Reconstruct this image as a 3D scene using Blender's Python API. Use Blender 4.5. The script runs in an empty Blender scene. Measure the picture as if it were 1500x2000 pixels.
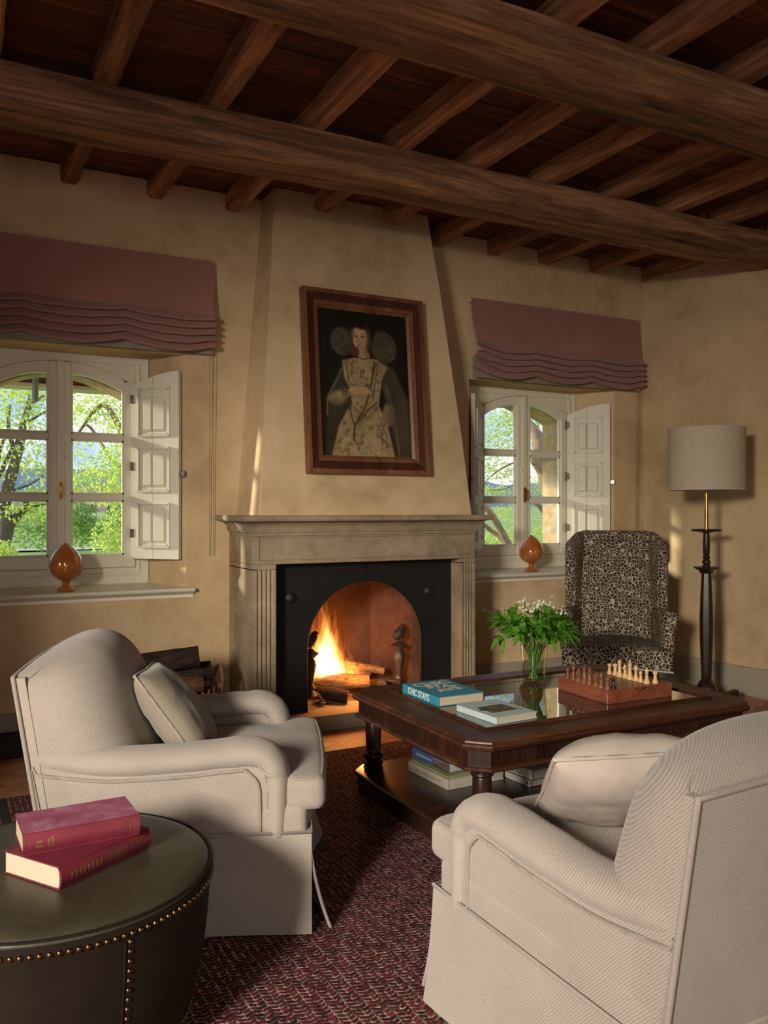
import bpy, bmesh, math, random
import numpy as np
from mathutils import Vector, Matrix, noise, Euler

random.seed(7)
R = math.radians
PI = math.pi
scene = bpy.context.scene
COL = scene.collection

# ------------------------------------------------------------------ camera
YAW = math.atan(870 / 1654.)
cd = bpy.data.cameras.new('camera')
cam = bpy.data.objects.new('camera', cd)
COL.objects.link(cam)
cam.location = (0, 0, 1.3)
cam.rotation_euler = (R(90), 0, -YAW)
cd.sensor_fit = 'HORIZONTAL'
cd.sensor_width = 36
cd.lens = 1654 / 1500 * 36
cd.shift_y = -6 / 1500
cd.clip_start = 0.02
cd.clip_end = 600
scene.camera = cam

# ------------------------------------------------------------------ exposure
scene.view_settings.view_transform = 'Standard'
scene.view_settings.look = 'None'
scene.view_settings.exposure = 0.0
scene.view_settings.gamma = 1
scene.view_settings.use_curve_mapping = False
scene.cycles.transparent_max_bounces = 24

# ------------------------------------------------------------------ sky
world = bpy.data.worlds.new('sky')
scene.world = world
world.use_nodes = True
wn = world.node_tree
wn.nodes.clear()
w_out = wn.nodes.new('ShaderNodeOutputWorld')
w_bg = wn.nodes.new('ShaderNodeBackground')
w_bg.inputs['Strength'].default_value = 1.4
w_tc = wn.nodes.new('ShaderNodeTexCoord')
w_map = wn.nodes.new('ShaderNodeMapping')
w_map.inputs['Scale'].default_value = (1, 1, 2.2)
w_no = wn.nodes.new('ShaderNodeTexNoise')
w_no.inputs['Scale'].default_value = 7
w_no.inputs['Detail'].default_value = 6
w_ra = wn.nodes.new('ShaderNodeValToRGB')
w_ra.color_ramp.elements[0].position = .42
w_ra.color_ramp.elements[0].color = (.36, .52, .95, 1)
w_ra.color_ramp.elements[1].position = .60
w_ra.color_ramp.elements[1].color = (.95, .95, .97, 1)
wn.links.new(w_tc.outputs['Generated'], w_map.inputs['Vector'])
wn.links.new(w_map.outputs['Vector'], w_no.inputs['Vector'])
wn.links.new(w_no.outputs['Fac'], w_ra.inputs['Fac'])
wn.links.new(w_ra.outputs['Color'], w_bg.inputs['Color'])
wn.links.new(w_bg.outputs['Background'], w_out.inputs['Surface'])

# ------------------------------------------------------------------ sun, daylight and an added rear fill
def lamp(name, kind, loc, aim, energy, color, **kw):
    d = bpy.data.lights.new(name, kind)
    d.energy = energy
    d.color = color
    for k, v in kw.items():
        setattr(d, k, v)
    o = bpy.data.objects.new(name, d)
    COL.objects.link(o)
    o.location = loc
    if aim is not None:
        o.rotation_euler = (Vector(aim) - Vector(loc)).to_track_quat('-Z', 'Y').to_euler()
    return o

lamp('sun', 'SUN', (-20, 18.6, 5.6), (0, 5, 0), 5.5, (1, .92, .76), angle=R(3.5))
lamp('daylight_side_window', 'AREA', (-3.6, -1.5, 2.55), (4.6, 4.1, 1.15), 760, (1, .90, .765), shape='RECTANGLE', size=1.0, size_y=1.1)
lamp('added_rear_fill', 'AREA', (-.3, -3.6, 2.0), (1.6, 4.9, 1.3), 55, (1, .90, .755), shape='RECTANGLE', size=2.0, size_y=1.8)  # added fill from behind the viewer; no window is known there

# ------------------------------------------------------------------ mesh helpers
class MB:
    def __init__(s):
        s.bm = bmesh.new()

    def verts(s, pts):
        return [s.bm.verts.new(p) for p in pts]

    def f(s, vs):
        try:
            return s.bm.faces.new(vs)
        except ValueError:
            return None

    def poly(s, pts):
        s.f(s.verts(pts))

    def loft(s, rings, closed=True, cap=True, loop=False):
        rs = [s.verts(r) for r in rings]
        n = len(rs[0])
        m = len(rs)
        for i in range(m if loop else m - 1):
            a, b = rs[i], rs[(i + 1) % m]
            for j in range(n if closed else n - 1):
                k = (j + 1) % n
                s.f([a[j], a[k], b[k], b[j]])
        if cap and not loop and closed:
            s.f(rs[0][::-1])
            s.f(rs[-1])
        return s

    def box(s, x0, y0, z0, x1, y1, z1, bev=0, seg=1, mat=None):
        c = [(x0, y0, z0), (x1, y0, z0), (x1, y1, z0), (x0, y1, z0), (x0, y0, z1), (x1, y0, z1), (x1, y1, z1), (x0, y1, z1)]
        if mat is not None:
            c = [mat @ Vector(p) for p in c]
        v = s.verts(c)
        fs = [s.f([v[i] for i in q]) for q in ((3, 2, 1, 0), (4, 5, 6, 7), (0, 1, 5, 4), (1, 2, 6, 5), (2, 3, 7, 6), (3, 0, 4, 7))]
        if bev:
            es = list({e for ff in fs for e in ff.edges})
            bmesh.ops.bevel(s.bm, geom=es, offset=bev, segments=seg, affect='EDGES', profile=.5)
        return s

    def tube(s, pts, r, n=8, cap=True, loop=False, flat=None):
        pts = [Vector(p) for p in pts]
        m = len(pts)
        rr = r if isinstance(r, (list, tuple)) else [r] * m
        rings = []
        up = None
        for i in range(m):
            if loop:
                t = pts[(i + 1) % m] - pts[i - 1]
            else:
                t = pts[min(i + 1, m - 1)] - pts[max(i - 1, 0)]
            if t.length < 1e-9:
                t = Vector((0, 0, 1))
            t.normalize()
            if up is None:
                up = Vector((0, 0, 1)) if abs(t.z) < .9 else Vector((1, 0, 0))
            a = up - t * up.dot(t)
            if a.length < 1e-6:
                a = t.orthogonal()
            a.normalize()
            up = a
            b = t.cross(a)
            rings.append([pts[i] + (a * math.cos(2 * PI * k / n) + b * math.sin(2 * PI * k / n) * (flat or 1)) * rr[i] for k in range(n)])
        s.loft(rings, cap=cap, loop=loop)
        return s

    def lathe(s, prof, n=24, c=(0, 0, 0), fn=None, cap=True):
        rings = []
        for r, z in prof:
            ring = []
            for k in range(n):
                a = 2 * PI * k / n
                q = fn(a, z) if fn else 1
                ring.append((c[0] + r * q * math.cos(a), c[1] + r * q * math.sin(a), c[2] + z))
            rings.append(ring)
        s.loft(rings, cap=cap)
        return s

    def rbox(s, c, h, r, n=10, fn=None, mat=None):
        hx, hy, hz = h
        rx, ry, rz = min(r, hx), min(r, hy), min(r, hz)
        def stops(H, rr):
            k = 5
            e = [-H + rr * (1 - math.cos(PI / 2 * i / k)) for i in range(k)]
            L = [-(H - rr) + 2 * (H - rr) * i / n for i in range(n + 1)]
            out = e + L + [-v for v in e[::-1]]
            res = []
            for v in out:
                if not res or abs(v - res[-1]) > 1e-7:
                    res.append(v)
            return res
        xs, ys, zs = stops(hx, rx), stops(hy, ry), stops(hz, rz)
        cache = {}
        def vert(x, y, z):
            key = (round(x, 6), round(y, 6), round(z, 6))
            v = cache.get(key)
            if v is None:
                q = Vector((max(-hx + rx, min(hx - rx, x)), max(-hy + ry, min(hy - ry, y)), max(-hz + rz, min(hz - rz, z))))
                d = Vector(((x - q.x) / max(rx, 1e-9), (y - q.y) / max(ry, 1e-9), (z - q.z) / max(rz, 1e-9)))
                if d.length > 1e-9:
                    d.normalize()
                p = q + Vector((d.x * rx, d.y * ry, d.z * rz))
                if fn:
                    p = Vector(fn(p.x, p.y, p.z))
                p = p + Vector(c)
                if mat is not None:
                    p = mat @ p
                v = s.bm.verts.new(p)
                cache[key] = v
            return v
        def grid(A, B, g, flip):
            for i in range(len(A) - 1):
                for j in range(len(B) - 1):
                    q = [vert(*g(A[i], B[j])), vert(*g(A[i + 1], B[j])), vert(*g(A[i + 1], B[j + 1])), vert(*g(A[i], B[j + 1]))]
                    if len(set(q)) == 4:
                        s.f(q[::-1] if flip else q)
        grid(xs, ys, lambda a, b: (a, b, hz), False)
        grid(xs, ys, lambda a, b: (a, b, -hz), True)
        grid(xs, zs, lambda a, b: (a, -hy, b), False)
        grid(xs, zs, lambda a, b: (a, hy, b), True)
        grid(ys, zs, lambda a, b: (hx, a, b), False)
        grid(ys, zs, lambda a, b: (-hx, a, b), True)
        return s

    def grid(s, nu, nv, fn, thick=None):
        """fn(u, v) in 0..1 -> point; a sheet, optionally with a back side (thick = offset vector fn)"""
        vs = [[s.bm.verts.new(fn(i / nu, j / nv)) for j in range(nv + 1)] for i in range(nu + 1)]
        for i in range(nu):
            for j in range(nv):
                s.f([vs[i][j], vs[i + 1][j], vs[i + 1][j + 1], vs[i][j + 1]])
        if thick is not None:
            t = Vector(thick)
            bs = [[s.bm.verts.new(vs[i][j].co + t) for j in range(nv + 1)] for i in range(nu + 1)]
            for i in range(nu):
                for j in range(nv):
                    s.f([bs[i][j], bs[i][j + 1], bs[i + 1][j + 1], bs[i + 1][j]])
            for i in range(nu):
                s.f([vs[i][0], bs[i][0], bs[i + 1][0], vs[i + 1][0]])
                s.f([vs[i][nv], vs[i + 1][nv], bs[i + 1][nv], bs[i][nv]])
            for j in range(nv):
                s.f([vs[0][j], vs[0][j + 1], bs[0][j + 1], bs[0][j]])
                s.f([vs[nu][j], bs[nu][j], bs[nu][j + 1], vs[nu][j + 1]])
        return s

    def prism(s, poly, d, mat=None):
        """poly: 3-D points of one face, d: extrusion vector"""
        d = Vector(d)
        a = [Vector(p) for p in poly]
        b = [p + d for p in a]
        if mat is not None:
            a = [mat @ p for p in a]
            b = [mat @ p for p in b]
        va, vb = s.verts(a), s.verts(b)
        n = len(a)
        s.f(va[::-1])
        s.f(vb)
        for i in range(n):
            k = (i + 1) % n
            s.f([va[i], va[k], vb[k], vb[i]])
        return s

    def xf(s, M):
        bmesh.ops.transform(s.bm, matrix=M, verts=s.bm.verts)
        return s

    def build(s, name, m, parent=None, smooth=40, loc=None, rot=None, fix=True):
        if fix:
            bmesh.ops.recalc_face_normals(s.bm, faces=s.bm.faces)
        me = bpy.data.meshes.new(name)
        s.bm.to_mesh(me)
        s.bm.free()
        if smooth:
            for p in me.polygons:
                p.use_smooth = True
            try:
                me.set_sharp_from_angle(angle=R(smooth))
            except Exception:
                pass
        if m is not None:
            for mm in (m if isinstance(m, (list, tuple)) else [m]):
                me.materials.append(mm)
        o = bpy.data.objects.new(name, me)
        COL.objects.link(o)
        if parent is not None:
            o.parent = parent
        if loc is not None:
            o.location = loc
        if rot is not None:
            o.rotation_euler = rot
        return o

def tag(o, label=None, cat=None, group=None, kind=None):
    if label: o['label'] = label
    if cat: o['category'] = cat
    if group: o['group'] = group
    if kind: o['kind'] = kind
    return o

def empty(name, loc=(0, 0, 0), rz=0, label=None, cat=None, group=None, kind=None):
    o = bpy.data.objects.new(name, None)
    COL.objects.link(o)
    o.location = loc
    o.rotation_euler = (0, 0, rz)
    o.empty_display_size = .1
    return tag(o, label, cat, group, kind)

def copy_tree(o, parent=None):
    c = o.copy()
    COL.objects.link(c)
    c.parent = parent
    for ch in [x for x in bpy.data.objects if x.parent == o]:
        copy_tree(ch, c)
    return c

def struct(o, label=None):
    o['kind'] = 'structure'
    if label: o['label'] = label
    return o

def rotz(a, c=(0, 0, 0)):
    return Matrix.Translation(c) @ Matrix.Rotation(a, 4, 'Z') @ Matrix.Translation([-v for v in c])

def n3(x, y, z, s=1.0):
    return noise.noise(Vector((x * s, y * s, z * s)))

def lerp(a, b, t):
    return a + (b - a) * t

def sstep(a, b, x):
    t = max(0, min(1, (x - a) / (b - a)))
    return t * t * (3 - 2 * t)

def curve_pts(ctrl, n=24):
    """Catmull-Rom through control points"""
    P = [Vector(p) for p in ctrl]
    P = [P[0] * 2 - P[1]] + P + [P[-1] * 2 - P[-2]]
    out = []
    segs = len(P) - 3
    for i in range(segs):
        p0, p1, p2, p3 = P[i:i + 4]
        k = max(2, n // segs)
        for j in range(k):
            t = j / k
            out.append(.5 * ((2 * p1) + (p2 - p0) * t + (2 * p0 - 5 * p1 + 4 * p2 - p3) * t * t + (3 * p1 - p0 - 3 * p2 + p3) * t ** 3))
    out.append(P[-2])
    return out

# ------------------------------------------------------------------ material helpers
class NT:
    def __init__(s, name):
        s.m = bpy.data.materials.new(name)
        s.m.use_nodes = True
        s.nt = s.m.node_tree
        s.b = s.nt.nodes['Principled BSDF']
        s.out = s.nt.nodes['Material Output']
        s.tc = None

    def n(s, t, **kw):
        nd = s.nt.nodes.new('ShaderNode' + t)
        for k, v in kw.items():
            if k == 'op':
                nd.operation = v
            elif k.startswith('_'):
                setattr(nd, k[1:], v)
            else:
                s.set(nd.inputs[k.replace('__', ' ')], v)
        return nd

    def set(s, inp, v):
        if hasattr(v, 'is_output') or isinstance(v, bpy.types.NodeSocket):
            s.nt.links.new(v, inp)
        else:
            if isinstance(v, tuple) and len(v) == 3 and inp.type == 'RGBA':
                v = (*v, 1)
            inp.default_value = v

    def coord(s, scale=(1, 1, 1), rot=(0, 0, 0), loc=(0, 0, 0)):
        if s.tc is None:
            s.tc = s.n('TexCoord')
        mp = s.n('Mapping', Scale=scale, Rotation=rot, Location=loc)
        s.nt.links.new(s.tc.outputs['Object'], mp.inputs['Vector'])
        return mp.outputs[0]

    def math(s, op, a, b=None, c=None):
        nd = s.nt.nodes.new('ShaderNodeMath')
        nd.operation = op
        s.set(nd.inputs[0], a)
        if b is not None: s.set(nd.inputs[1], b)
        if c is not None: s.set(nd.inputs[2], c)
        return nd.outputs[0]

    def noise(s, vec, scale=5, detail=4, rough=.55, dist=0):
        nd = s.n('TexNoise', Vector=vec, Scale=scale, Detail=detail, Roughness=rough, Distortion=dist)
        return nd.outputs['Fac']

    def ramp(s, fac, stops, interp='LINEAR'):
        nd = s.nt.nodes.new('ShaderNodeValToRGB')
        cr = nd.color_ramp
        cr.interpolation = interp
        while len(cr.elements) < len(stops):
            cr.elements.new(.5)
        for e, (p, c) in zip(cr.elements, stops):
            e.position = p
            e.color = (*c, 1) if len(c) == 3 else c
        s.set(nd.inputs[0], fac)
        return nd.outputs[0]

    def mix(s, fac, a, b, mode='MIX'):
        nd = s.nt.nodes.new('ShaderNodeMix')
        nd.data_type = 'RGBA'
        nd.blend_type = mode
        s.set(nd.inputs[0], fac)
        s.set(nd.inputs[6], a)
        s.set(nd.inputs[7], b)
        return nd.outputs[2]

    def sep(s, vec):
        nd = s.nt.nodes.new('ShaderNodeSeparateXYZ')
        s.set(nd.inputs[0], vec)
        return nd.outputs

    def comb(s, x, y, z):
        nd = s.nt.nodes.new('ShaderNodeCombineXYZ')
        for i, v in enumerate((x, y, z)):
            s.set(nd.inputs[i], v)
        return nd.outputs[0]

    def white(s, vec):
        nd = s.nt.nodes.new('ShaderNodeTexWhiteNoise')
        s.set(nd.inputs['Vector'], vec)
        return nd.outputs['Value']

    def bump(s, h, strength=.3, dist=.01, normal=None):
        nd = s.n('Bump', Height=h, Strength=strength, Distance=dist)
        if normal is not None:
            s.set(nd.inputs['Normal'], normal)
        s.nt.links.new(nd.outputs[0], s.b.inputs['Normal'])
        return nd.outputs[0]

    def color(s, c): s.set(s.b.inputs['Base Color'], c)
    def rough(s, r): s.set(s.b.inputs['Roughness'], r)
    def spec(s, r): s.set(s.b.inputs['Specular IOR Level'], r)
    def metal(s, r): s.set(s.b.inputs['Metallic'], r)

def plain(name, c, rough=.6, metal=0, spec=.5, var=.12, vscale=12, coat=0, bump=0, bscale=60):
    m = NT(name)
    v = m.coord()
    no = m.noise(v, vscale, 3)
    m.color(m.ramp(no, [(.25, tuple(x * (1 - var) for x in c)), (.75, tuple(min(1, x * (1 + var)) for x in c))]))
    m.rough(rough); m.metal(metal); m.spec(spec)
    if coat:
        m.set(m.b.inputs['Coat Weight'], coat)
        m.set(m.b.inputs['Coat Roughness'], .12)
    if bump:
        m.bump(m.noise(v, bscale, 3), bump, .004)
    return m.m

def wood(name, dark, light, axis='X', rough=.6, scale=1.0, plank=None, coat=0, bump=.35, spec=.4, fine=1.0):
    """grain that runs along an axis; plank = width across which boards differ in tone"""
    m = NT(name)
    st = {'X': (.35, 5, 5), 'Y': (5, .35, 5), 'Z': (5, 5, .35)}[axis]
    v = m.coord(scale=tuple(a * scale for a in st))
    big = m.noise(m.coord(scale=tuple(a * scale * .35 for a in st), loc=(3, 1, 7)), 1.6, 4, .6, .6)
    g = m.noise(v, 3.0, 8, .65, 1.2)
    f = m.noise(m.coord(scale=tuple(a * scale * 5 * fine for a in st)), 4, 4, .6)
    t = m.math('ADD', m.math('MULTIPLY', g, .55), m.math('MULTIPLY', big, .45))
    col = m.ramp(t, [(.36, dark), (.50, tuple(lerp(a, b, .42) for a, b in zip(dark, light))), (.62, light)])
    fc = m.ramp(f, [(.35, (.55, .55, .55)), (.6, (1.08, 1.08, 1.08))])
    col = m.mix(.75, col, fc, 'MULTIPLY')
    if plank:
        x, y, z = m.sep(m.coord())
        c = {'Y': y, 'X': x, 'Z': z}[plank[0]]
        idx = m.math('FLOOR', m.math('DIVIDE', c, plank[1]))
        w = m.white(m.comb(idx, 3.3, 1.7))
        col = m.mix(1, col, m.ramp(w, [(0, (.62, .6, .6)), (1, (1.25, 1.15, 1.1))]), 'MULTIPLY')
    m.color(col)
    m.rough(rough); m.spec(spec)
    if coat:
        m.set(m.b.inputs['Coat Weight'], coat)
        m.set(m.b.inputs['Coat Roughness'], .16)
    m.bump(m.math('ADD', m.math('MULTIPLY', g, .8), m.math('MULTIPLY', f, .4)), bump, .012)
    return m.m

def fabric(name, base, fleck, light, k=1000, bump=.25, fl=.55):
    """speckled twill"""
    m = NT(name)
    v = m.coord()
    x, y, z = m.sep(v)
    warp = m.math('MULTIPLY', m.noise(v, 9, 2), .012)
    ph = m.math('MULTIPLY', m.math('ADD', m.math('ADD', x, y), m.math('ADD', z, warp)), k)
    tw = m.math('MULTIPLY_ADD', m.math('SINE', ph), .5, .5)
    tw2 = m.noise(m.coord(scale=(1, 1, 1), rot=(.6, .6, .78)), 330, 1, .5)
    yarn = m.math('MULTIPLY', tw, m.math('MULTIPLY_ADD', tw2, .9, .45))
    sp = m.noise(v, 420, 2, .7)
    sp2 = m.noise(v, 190, 2, .7)
    col = m.mix(m.ramp(yarn, [(0, (0, 0, 0)), (.8, (1, 1, 1))]), tuple(c * .86 for c in base), light)
    col = m.mix(m.ramp(sp, [(.60, (0, 0, 0)), (.70, (fl, fl, fl))]), col, fleck)
    col = m.mix(m.ramp(sp2, [(.64, (0, 0, 0)), (.72, (fl * .8,) * 3)]), col, tuple(c * .45 for c in fleck))
    big = m.noise(v, 5, 3)
    col = m.mix(1, col, m.ramp(big, [(.3, (.92, .92, .92)), (.7, (1.05, 1.04, 1.03))]), 'MULTIPLY')
    m.color(col)
    m.rough(.95); m.spec(.15)
    m.set(m.b.inputs['Sheen Weight'], .2)
    m.bump(m.math('ADD', yarn, m.math('MULTIPLY', sp, .6)), bump, .003)
    return m.m

def emit(name, c, s):
    m = bpy.data.materials.new(name)
    m.use_nodes = True
    nt = m.node_tree
    nt.nodes.clear()
    o = nt.nodes.new('ShaderNodeOutputMaterial')
    e = nt.nodes.new('ShaderNodeEmission')
    e.inputs[0].default_value = (*c, 1)
    e.inputs[1].default_value = s
    nt.links.new(e.outputs[0], o.inputs['Surface'])
    return m

# ------------------------------------------------------------------ materials
def plaster():
    m = NT('ochre_plaster')
    v = m.coord()
    a = m.noise(v, 1.1, 5, .6, .4)
    b = m.noise(v, 6, 5, .6)
    t = m.math('ADD', m.math('MULTIPLY', a, .65), m.math('MULTIPLY', b, .35))
    m.color(m.ramp(t, [(.34, (.43, .30, .165)), (.5, (.575, .425, .243)), (.66, (.68, .515, .32))]))
    m.rough(.85); m.spec(.2)
    m.bump(m.math('ADD', b, m.noise(v, 40, 3)), .12, .006)
    return m.m
M_PLASTER = plaster()
M_BASEB = plain('grey_skirting_paint', (.34, .30, .22), .55, var=.06, vscale=4)
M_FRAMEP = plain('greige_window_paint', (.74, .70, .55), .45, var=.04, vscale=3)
M_SHUT = plain('greige_shutter_paint', (.68, .645, .51), .5, var=.04, vscale=3)
M_PLANK = wood('ceiling_plank_wood', (.060, .023, .012), (.26, .090, .044), 'X', .7, 1.0, ('Y', .17), bump=.25, spec=.25)
M_BEAM = wood('old_beam_wood', (.060, .026, .012), (.60, .325, .165), 'X', .7, .8, bump=.8, spec=.25)
M_JOIST = wood('old_joist_wood', (.100, .038, .019), (.60, .285, .142), 'Y', .7, 1.0, bump=.7, spec=.25)
M_MAHOG = wood('mahogany', (.030, .011, .006), (.12, .042, .020), 'X', .40, 1.2, coat=0, bump=.04, spec=.32, fine=.6)
M_MAHOGD = wood('dark_mahogany', (.016, .007, .005), (.060, .022, .012), 'Z', .3, 1.2, coat=.25, bump=.04, spec=.5, fine=.6)
M_LAMPW = wood('dark_lamp_wood', (.018, .009, .006), (.055, .026, .016), 'Z', .35, 1.0, coat=.1, bump=.08)
M_STONE = None
def stone(name, d, l, rough=.8):
    m = NT(name)
    v = m.coord()
    a = m.noise(v, 3.2, 6, .62, .5)
    b = m.noise(v, 22, 5, .6)
    t = m.math('ADD', m.math('MULTIPLY', a, .7), m.math('MULTIPLY', b, .3))
    m.color(m.ramp(t, [(.3, d), (.5, tuple(lerp(x, y, .55) for x, y in zip(d, l))), (.7, l)]))
    m.rough(rough); m.spec(.25)
    m.bump(m.math('ADD', b, m.math('MULTIPLY', m.noise(v, 90, 3), .5)), .25, .006)
    return m.m
M_STONE = stone('grey_pietra_stone', (.15, .105, .06), (.40, .32, .215))
M_HEARTH = stone('hearth_stone', (.22, .17, .12), (.40, .32, .24))
M_BRICKIN = stone('sooty_firebox', (.045, .019, .011), (.130, .060, .034), .9)
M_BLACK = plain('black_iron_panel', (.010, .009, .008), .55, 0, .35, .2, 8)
M_IRON = plain('cast_iron', (.075, .05, .038), .5, .4, .5, .3, 20, bump=.3)
M_BRASS = plain('aged_brass', (.45, .27, .09), .3, 1, .5, .15, 30)
M_SPIN = plain('antique_brass_nail', (.17, .10, .045), .32, 1, .5, .15, 30)
M_HINGE = plain('dark_bronze_hinge', (.10, .075, .05), .5, .7)

def tiles():
    m = NT('terracotta_tiles')
    x, y, z = m.sep(m.coord(rot=(0, 0, R(12))))
    px = m.math('DIVIDE', x, .30)
    py = m.math('DIVIDE', y, .20)
    def cell(off):
        fx = m.math('SUBTRACT', m.math('FRACT', m.math('ADD', px, off)), .5)
        fy = m.math('SUBTRACT', m.math('FRACT', m.math('ADD', py, off)), .5)
        d = m.math('ADD', m.math('ABSOLUTE', m.math('MULTIPLY', fx, 1.25)), m.math('MULTIPLY', m.math('ABSOLUTE', fy), .85))
        ix = m.math('FLOOR', m.math('ADD', px, off))
        iy = m.math('FLOOR', m.math('ADD', py, off))
        return d, m.white(m.comb(ix, iy, off * 7.7))
    d1, w1 = cell(0)
    d2, w2 = cell(.5)
    sel = m.math('LESS_THAN', d1, d2)
    ed = m.math('ABSOLUTE', m.math('SUBTRACT', d1, d2))
    idv = m.math('ADD', m.math('MULTIPLY', w1, sel), m.math('MULTIPLY', w2, m.math('SUBTRACT', 1, sel)))
    base = m.ramp(idv, [(0, (.34, .135, .07)), (.5, (.44, .20, .11)), (1, (.52, .27, .16))])
    mot = m.ramp(m.noise(m.coord(), 14, 5, .6), [(.3, (.75, .72, .7)), (.7, (1.12, 1.1, 1.08))])
    base = m.mix(1, base, mot, 'MULTIPLY')
    g = m.math('LESS_THAN', ed, .025)
    m.color(m.mix(g, base, (.20, .13, .085)))
    m.rough(.5); m.spec(.35)
    m.bump(m.math('MINIMUM', m.math('MULTIPLY', ed, 14), 1), .4, .004)
    return m.m
M_TILE = tiles()

def rugmat():
    m = NT('herringbone_rug')
    x, y, z = m.sep(m.coord())
    P, S = .046, .0165
    u = m.math('DIVIDE', x, P)
    fu = m.math('FRACT', u)
    tri = m.math('ABSOLUTE', m.math('SUBTRACT', fu, .5))
    v = m.math('DIVIDE', m.math('MULTIPLY_ADD', tri, .019, y), S)
    row = m.math('FLOOR', v)
    fv = m.math('FRACT', v)
    # every half zigzag carries one red lozenge edged in grey flecks
    half = m.math('FLOOR', m.math('MULTIPLY', u, 2))
    fh = m.math('FRACT', m.math('MULTIPLY', u, 2))
    rnd = m.white(m.comb(half, row, 1.3))
    even = m.math('MODULO', m.math('ADD', half, row), 2)
    even = m.math('ABSOLUTE', even)
    inl = m.math('MULTIPLY', m.math('GREATER_THAN', fv, .30), m.math('LESS_THAN', fh, .74))
    red = m.ramp(rnd, [(0, (.045, .010, .012)), (.35, (.13, .015, .025)), (.7, (.20, .025, .04)), (1, (.09, .03, .025))])
    rnd2 = m.white(m.comb(m.math('FLOOR', m.math('MULTIPLY', u, 7)), row, 4.1))
    grey = m.ramp(rnd2, [(0, (.045, .030, .028)), (.35, (.10, .075, .06)), (.65, (.36, .30, .25)), (1, (.50, .43, .37))])
    darkc = m.ramp(rnd2, [(0, (.018, .012, .013)), (1, (.06, .035, .03))])
    line = m.math('LESS_THAN', fv, .16)
    col = m.mix(inl, grey, red)
    col = m.mix(line, col, darkc)
    sp = m.noise(m.coord(), 500, 2)
    col = m.mix(1, col, m.ramp(sp, [(.3, (.7, .7, .7)), (.7, (1.25, 1.25, 1.25))]), 'MULTIPLY')
    m.color(col)
    m.rough(.95); m.spec(.15)
    h = m.math('ADD', m.math('SINE', m.math('MULTIPLY', fv, PI)), m.math('MULTIPLY', m.math('SINE', m.math('MULTIPLY', fh, PI)), .6))
    m.bump(m.math('ADD', h, m.math('MULTIPLY', sp, .5)), .6, .004)
    return m.m
M_RUG = rugmat()
M_RUGB = plain('navy_rug_binding', (.025, .02, .03), .9)

M_CHAIRF = fabric('oatmeal_twill', (.345, .298, .255), (.10, .06, .05), (.42, .368, .318), k=800)
M_PILF = fabric('taupe_twill', (.255, .215, .16), (.08, .06, .045), (.31, .265, .20), k=1000)
M_PIPE = fabric('oatmeal_piping', (.31, .265, .225), (.10, .06, .055), (.37, .32, .275), k=1400)
M_VELVET = plain('cream_velvet', (.42, .355, .30), .85, var=.1, vscale=9)
M_BLIND = fabric('dusty_pink_linen', (.33, .155, .125), (.14, .065, .055), (.38, .185, .150), k=1500, bump=.25, fl=.35)
M_LINING = plain('blind_lining', (.24, .20, .15), .9)

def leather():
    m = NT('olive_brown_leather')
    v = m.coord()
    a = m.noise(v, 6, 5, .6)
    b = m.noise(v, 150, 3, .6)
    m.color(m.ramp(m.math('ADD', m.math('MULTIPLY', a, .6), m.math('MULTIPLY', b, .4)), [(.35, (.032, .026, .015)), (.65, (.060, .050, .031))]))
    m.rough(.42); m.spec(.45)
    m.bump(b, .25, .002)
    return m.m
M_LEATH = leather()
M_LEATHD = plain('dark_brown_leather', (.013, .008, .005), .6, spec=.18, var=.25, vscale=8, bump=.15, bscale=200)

def leopard():
    m = NT('leopard_fabric')
    v0 = m.coord()
    dn = m.n('TexNoise', Vector=v0, Scale=12.0, Detail=2.0)
    off = m.n('VectorMath', _operation='SCALE')
    m.nt.links.new(dn.outputs['Color'], off.inputs[0])
    off.inputs['Scale'].default_value = .02
    v = m.n('VectorMath', _operation='ADD')
    m.nt.links.new(v0, v.inputs[0])
    m.nt.links.new(off.outputs[0], v.inputs[1])
    e = m.n('TexVoronoi', Vector=v.outputs[0], Scale=41.0, Randomness=.78, _feature='DISTANCE_TO_EDGE')
    c = m.n('TexVoronoi', Vector=v.outputs[0], Scale=41.0, Randomness=.78, _feature='F1')
    ed = m.math('ADD', e.outputs['Distance'], m.math('MULTIPLY', m.math('SUBTRACT', m.noise(v0, 90, 3), .5), .055))
    cream = m.ramp(ed, [(.048, (1, 1, 1)), (.080, (0, 0, 0))])
    centre = m.ramp(m.math('ADD', c.outputs['Distance'], m.math('MULTIPLY', m.math('SUBTRACT', m.noise(v0, 120, 3), .5), .3)), [(.20, (1, 1, 1)), (.34, (0, 0, 0))])
    sp = m.ramp(centre, [(0, (.034, .021, .012)), (1, (.17, .115, .068))])
    col = m.mix(cream, sp, (.46, .40, .315))
    m.color(col)
    m.rough(.85); m.spec(.2)
    m.bump(m.noise(v0, 300, 2), .2, .002)
    return m.m
M_LEO = leopard()

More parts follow.
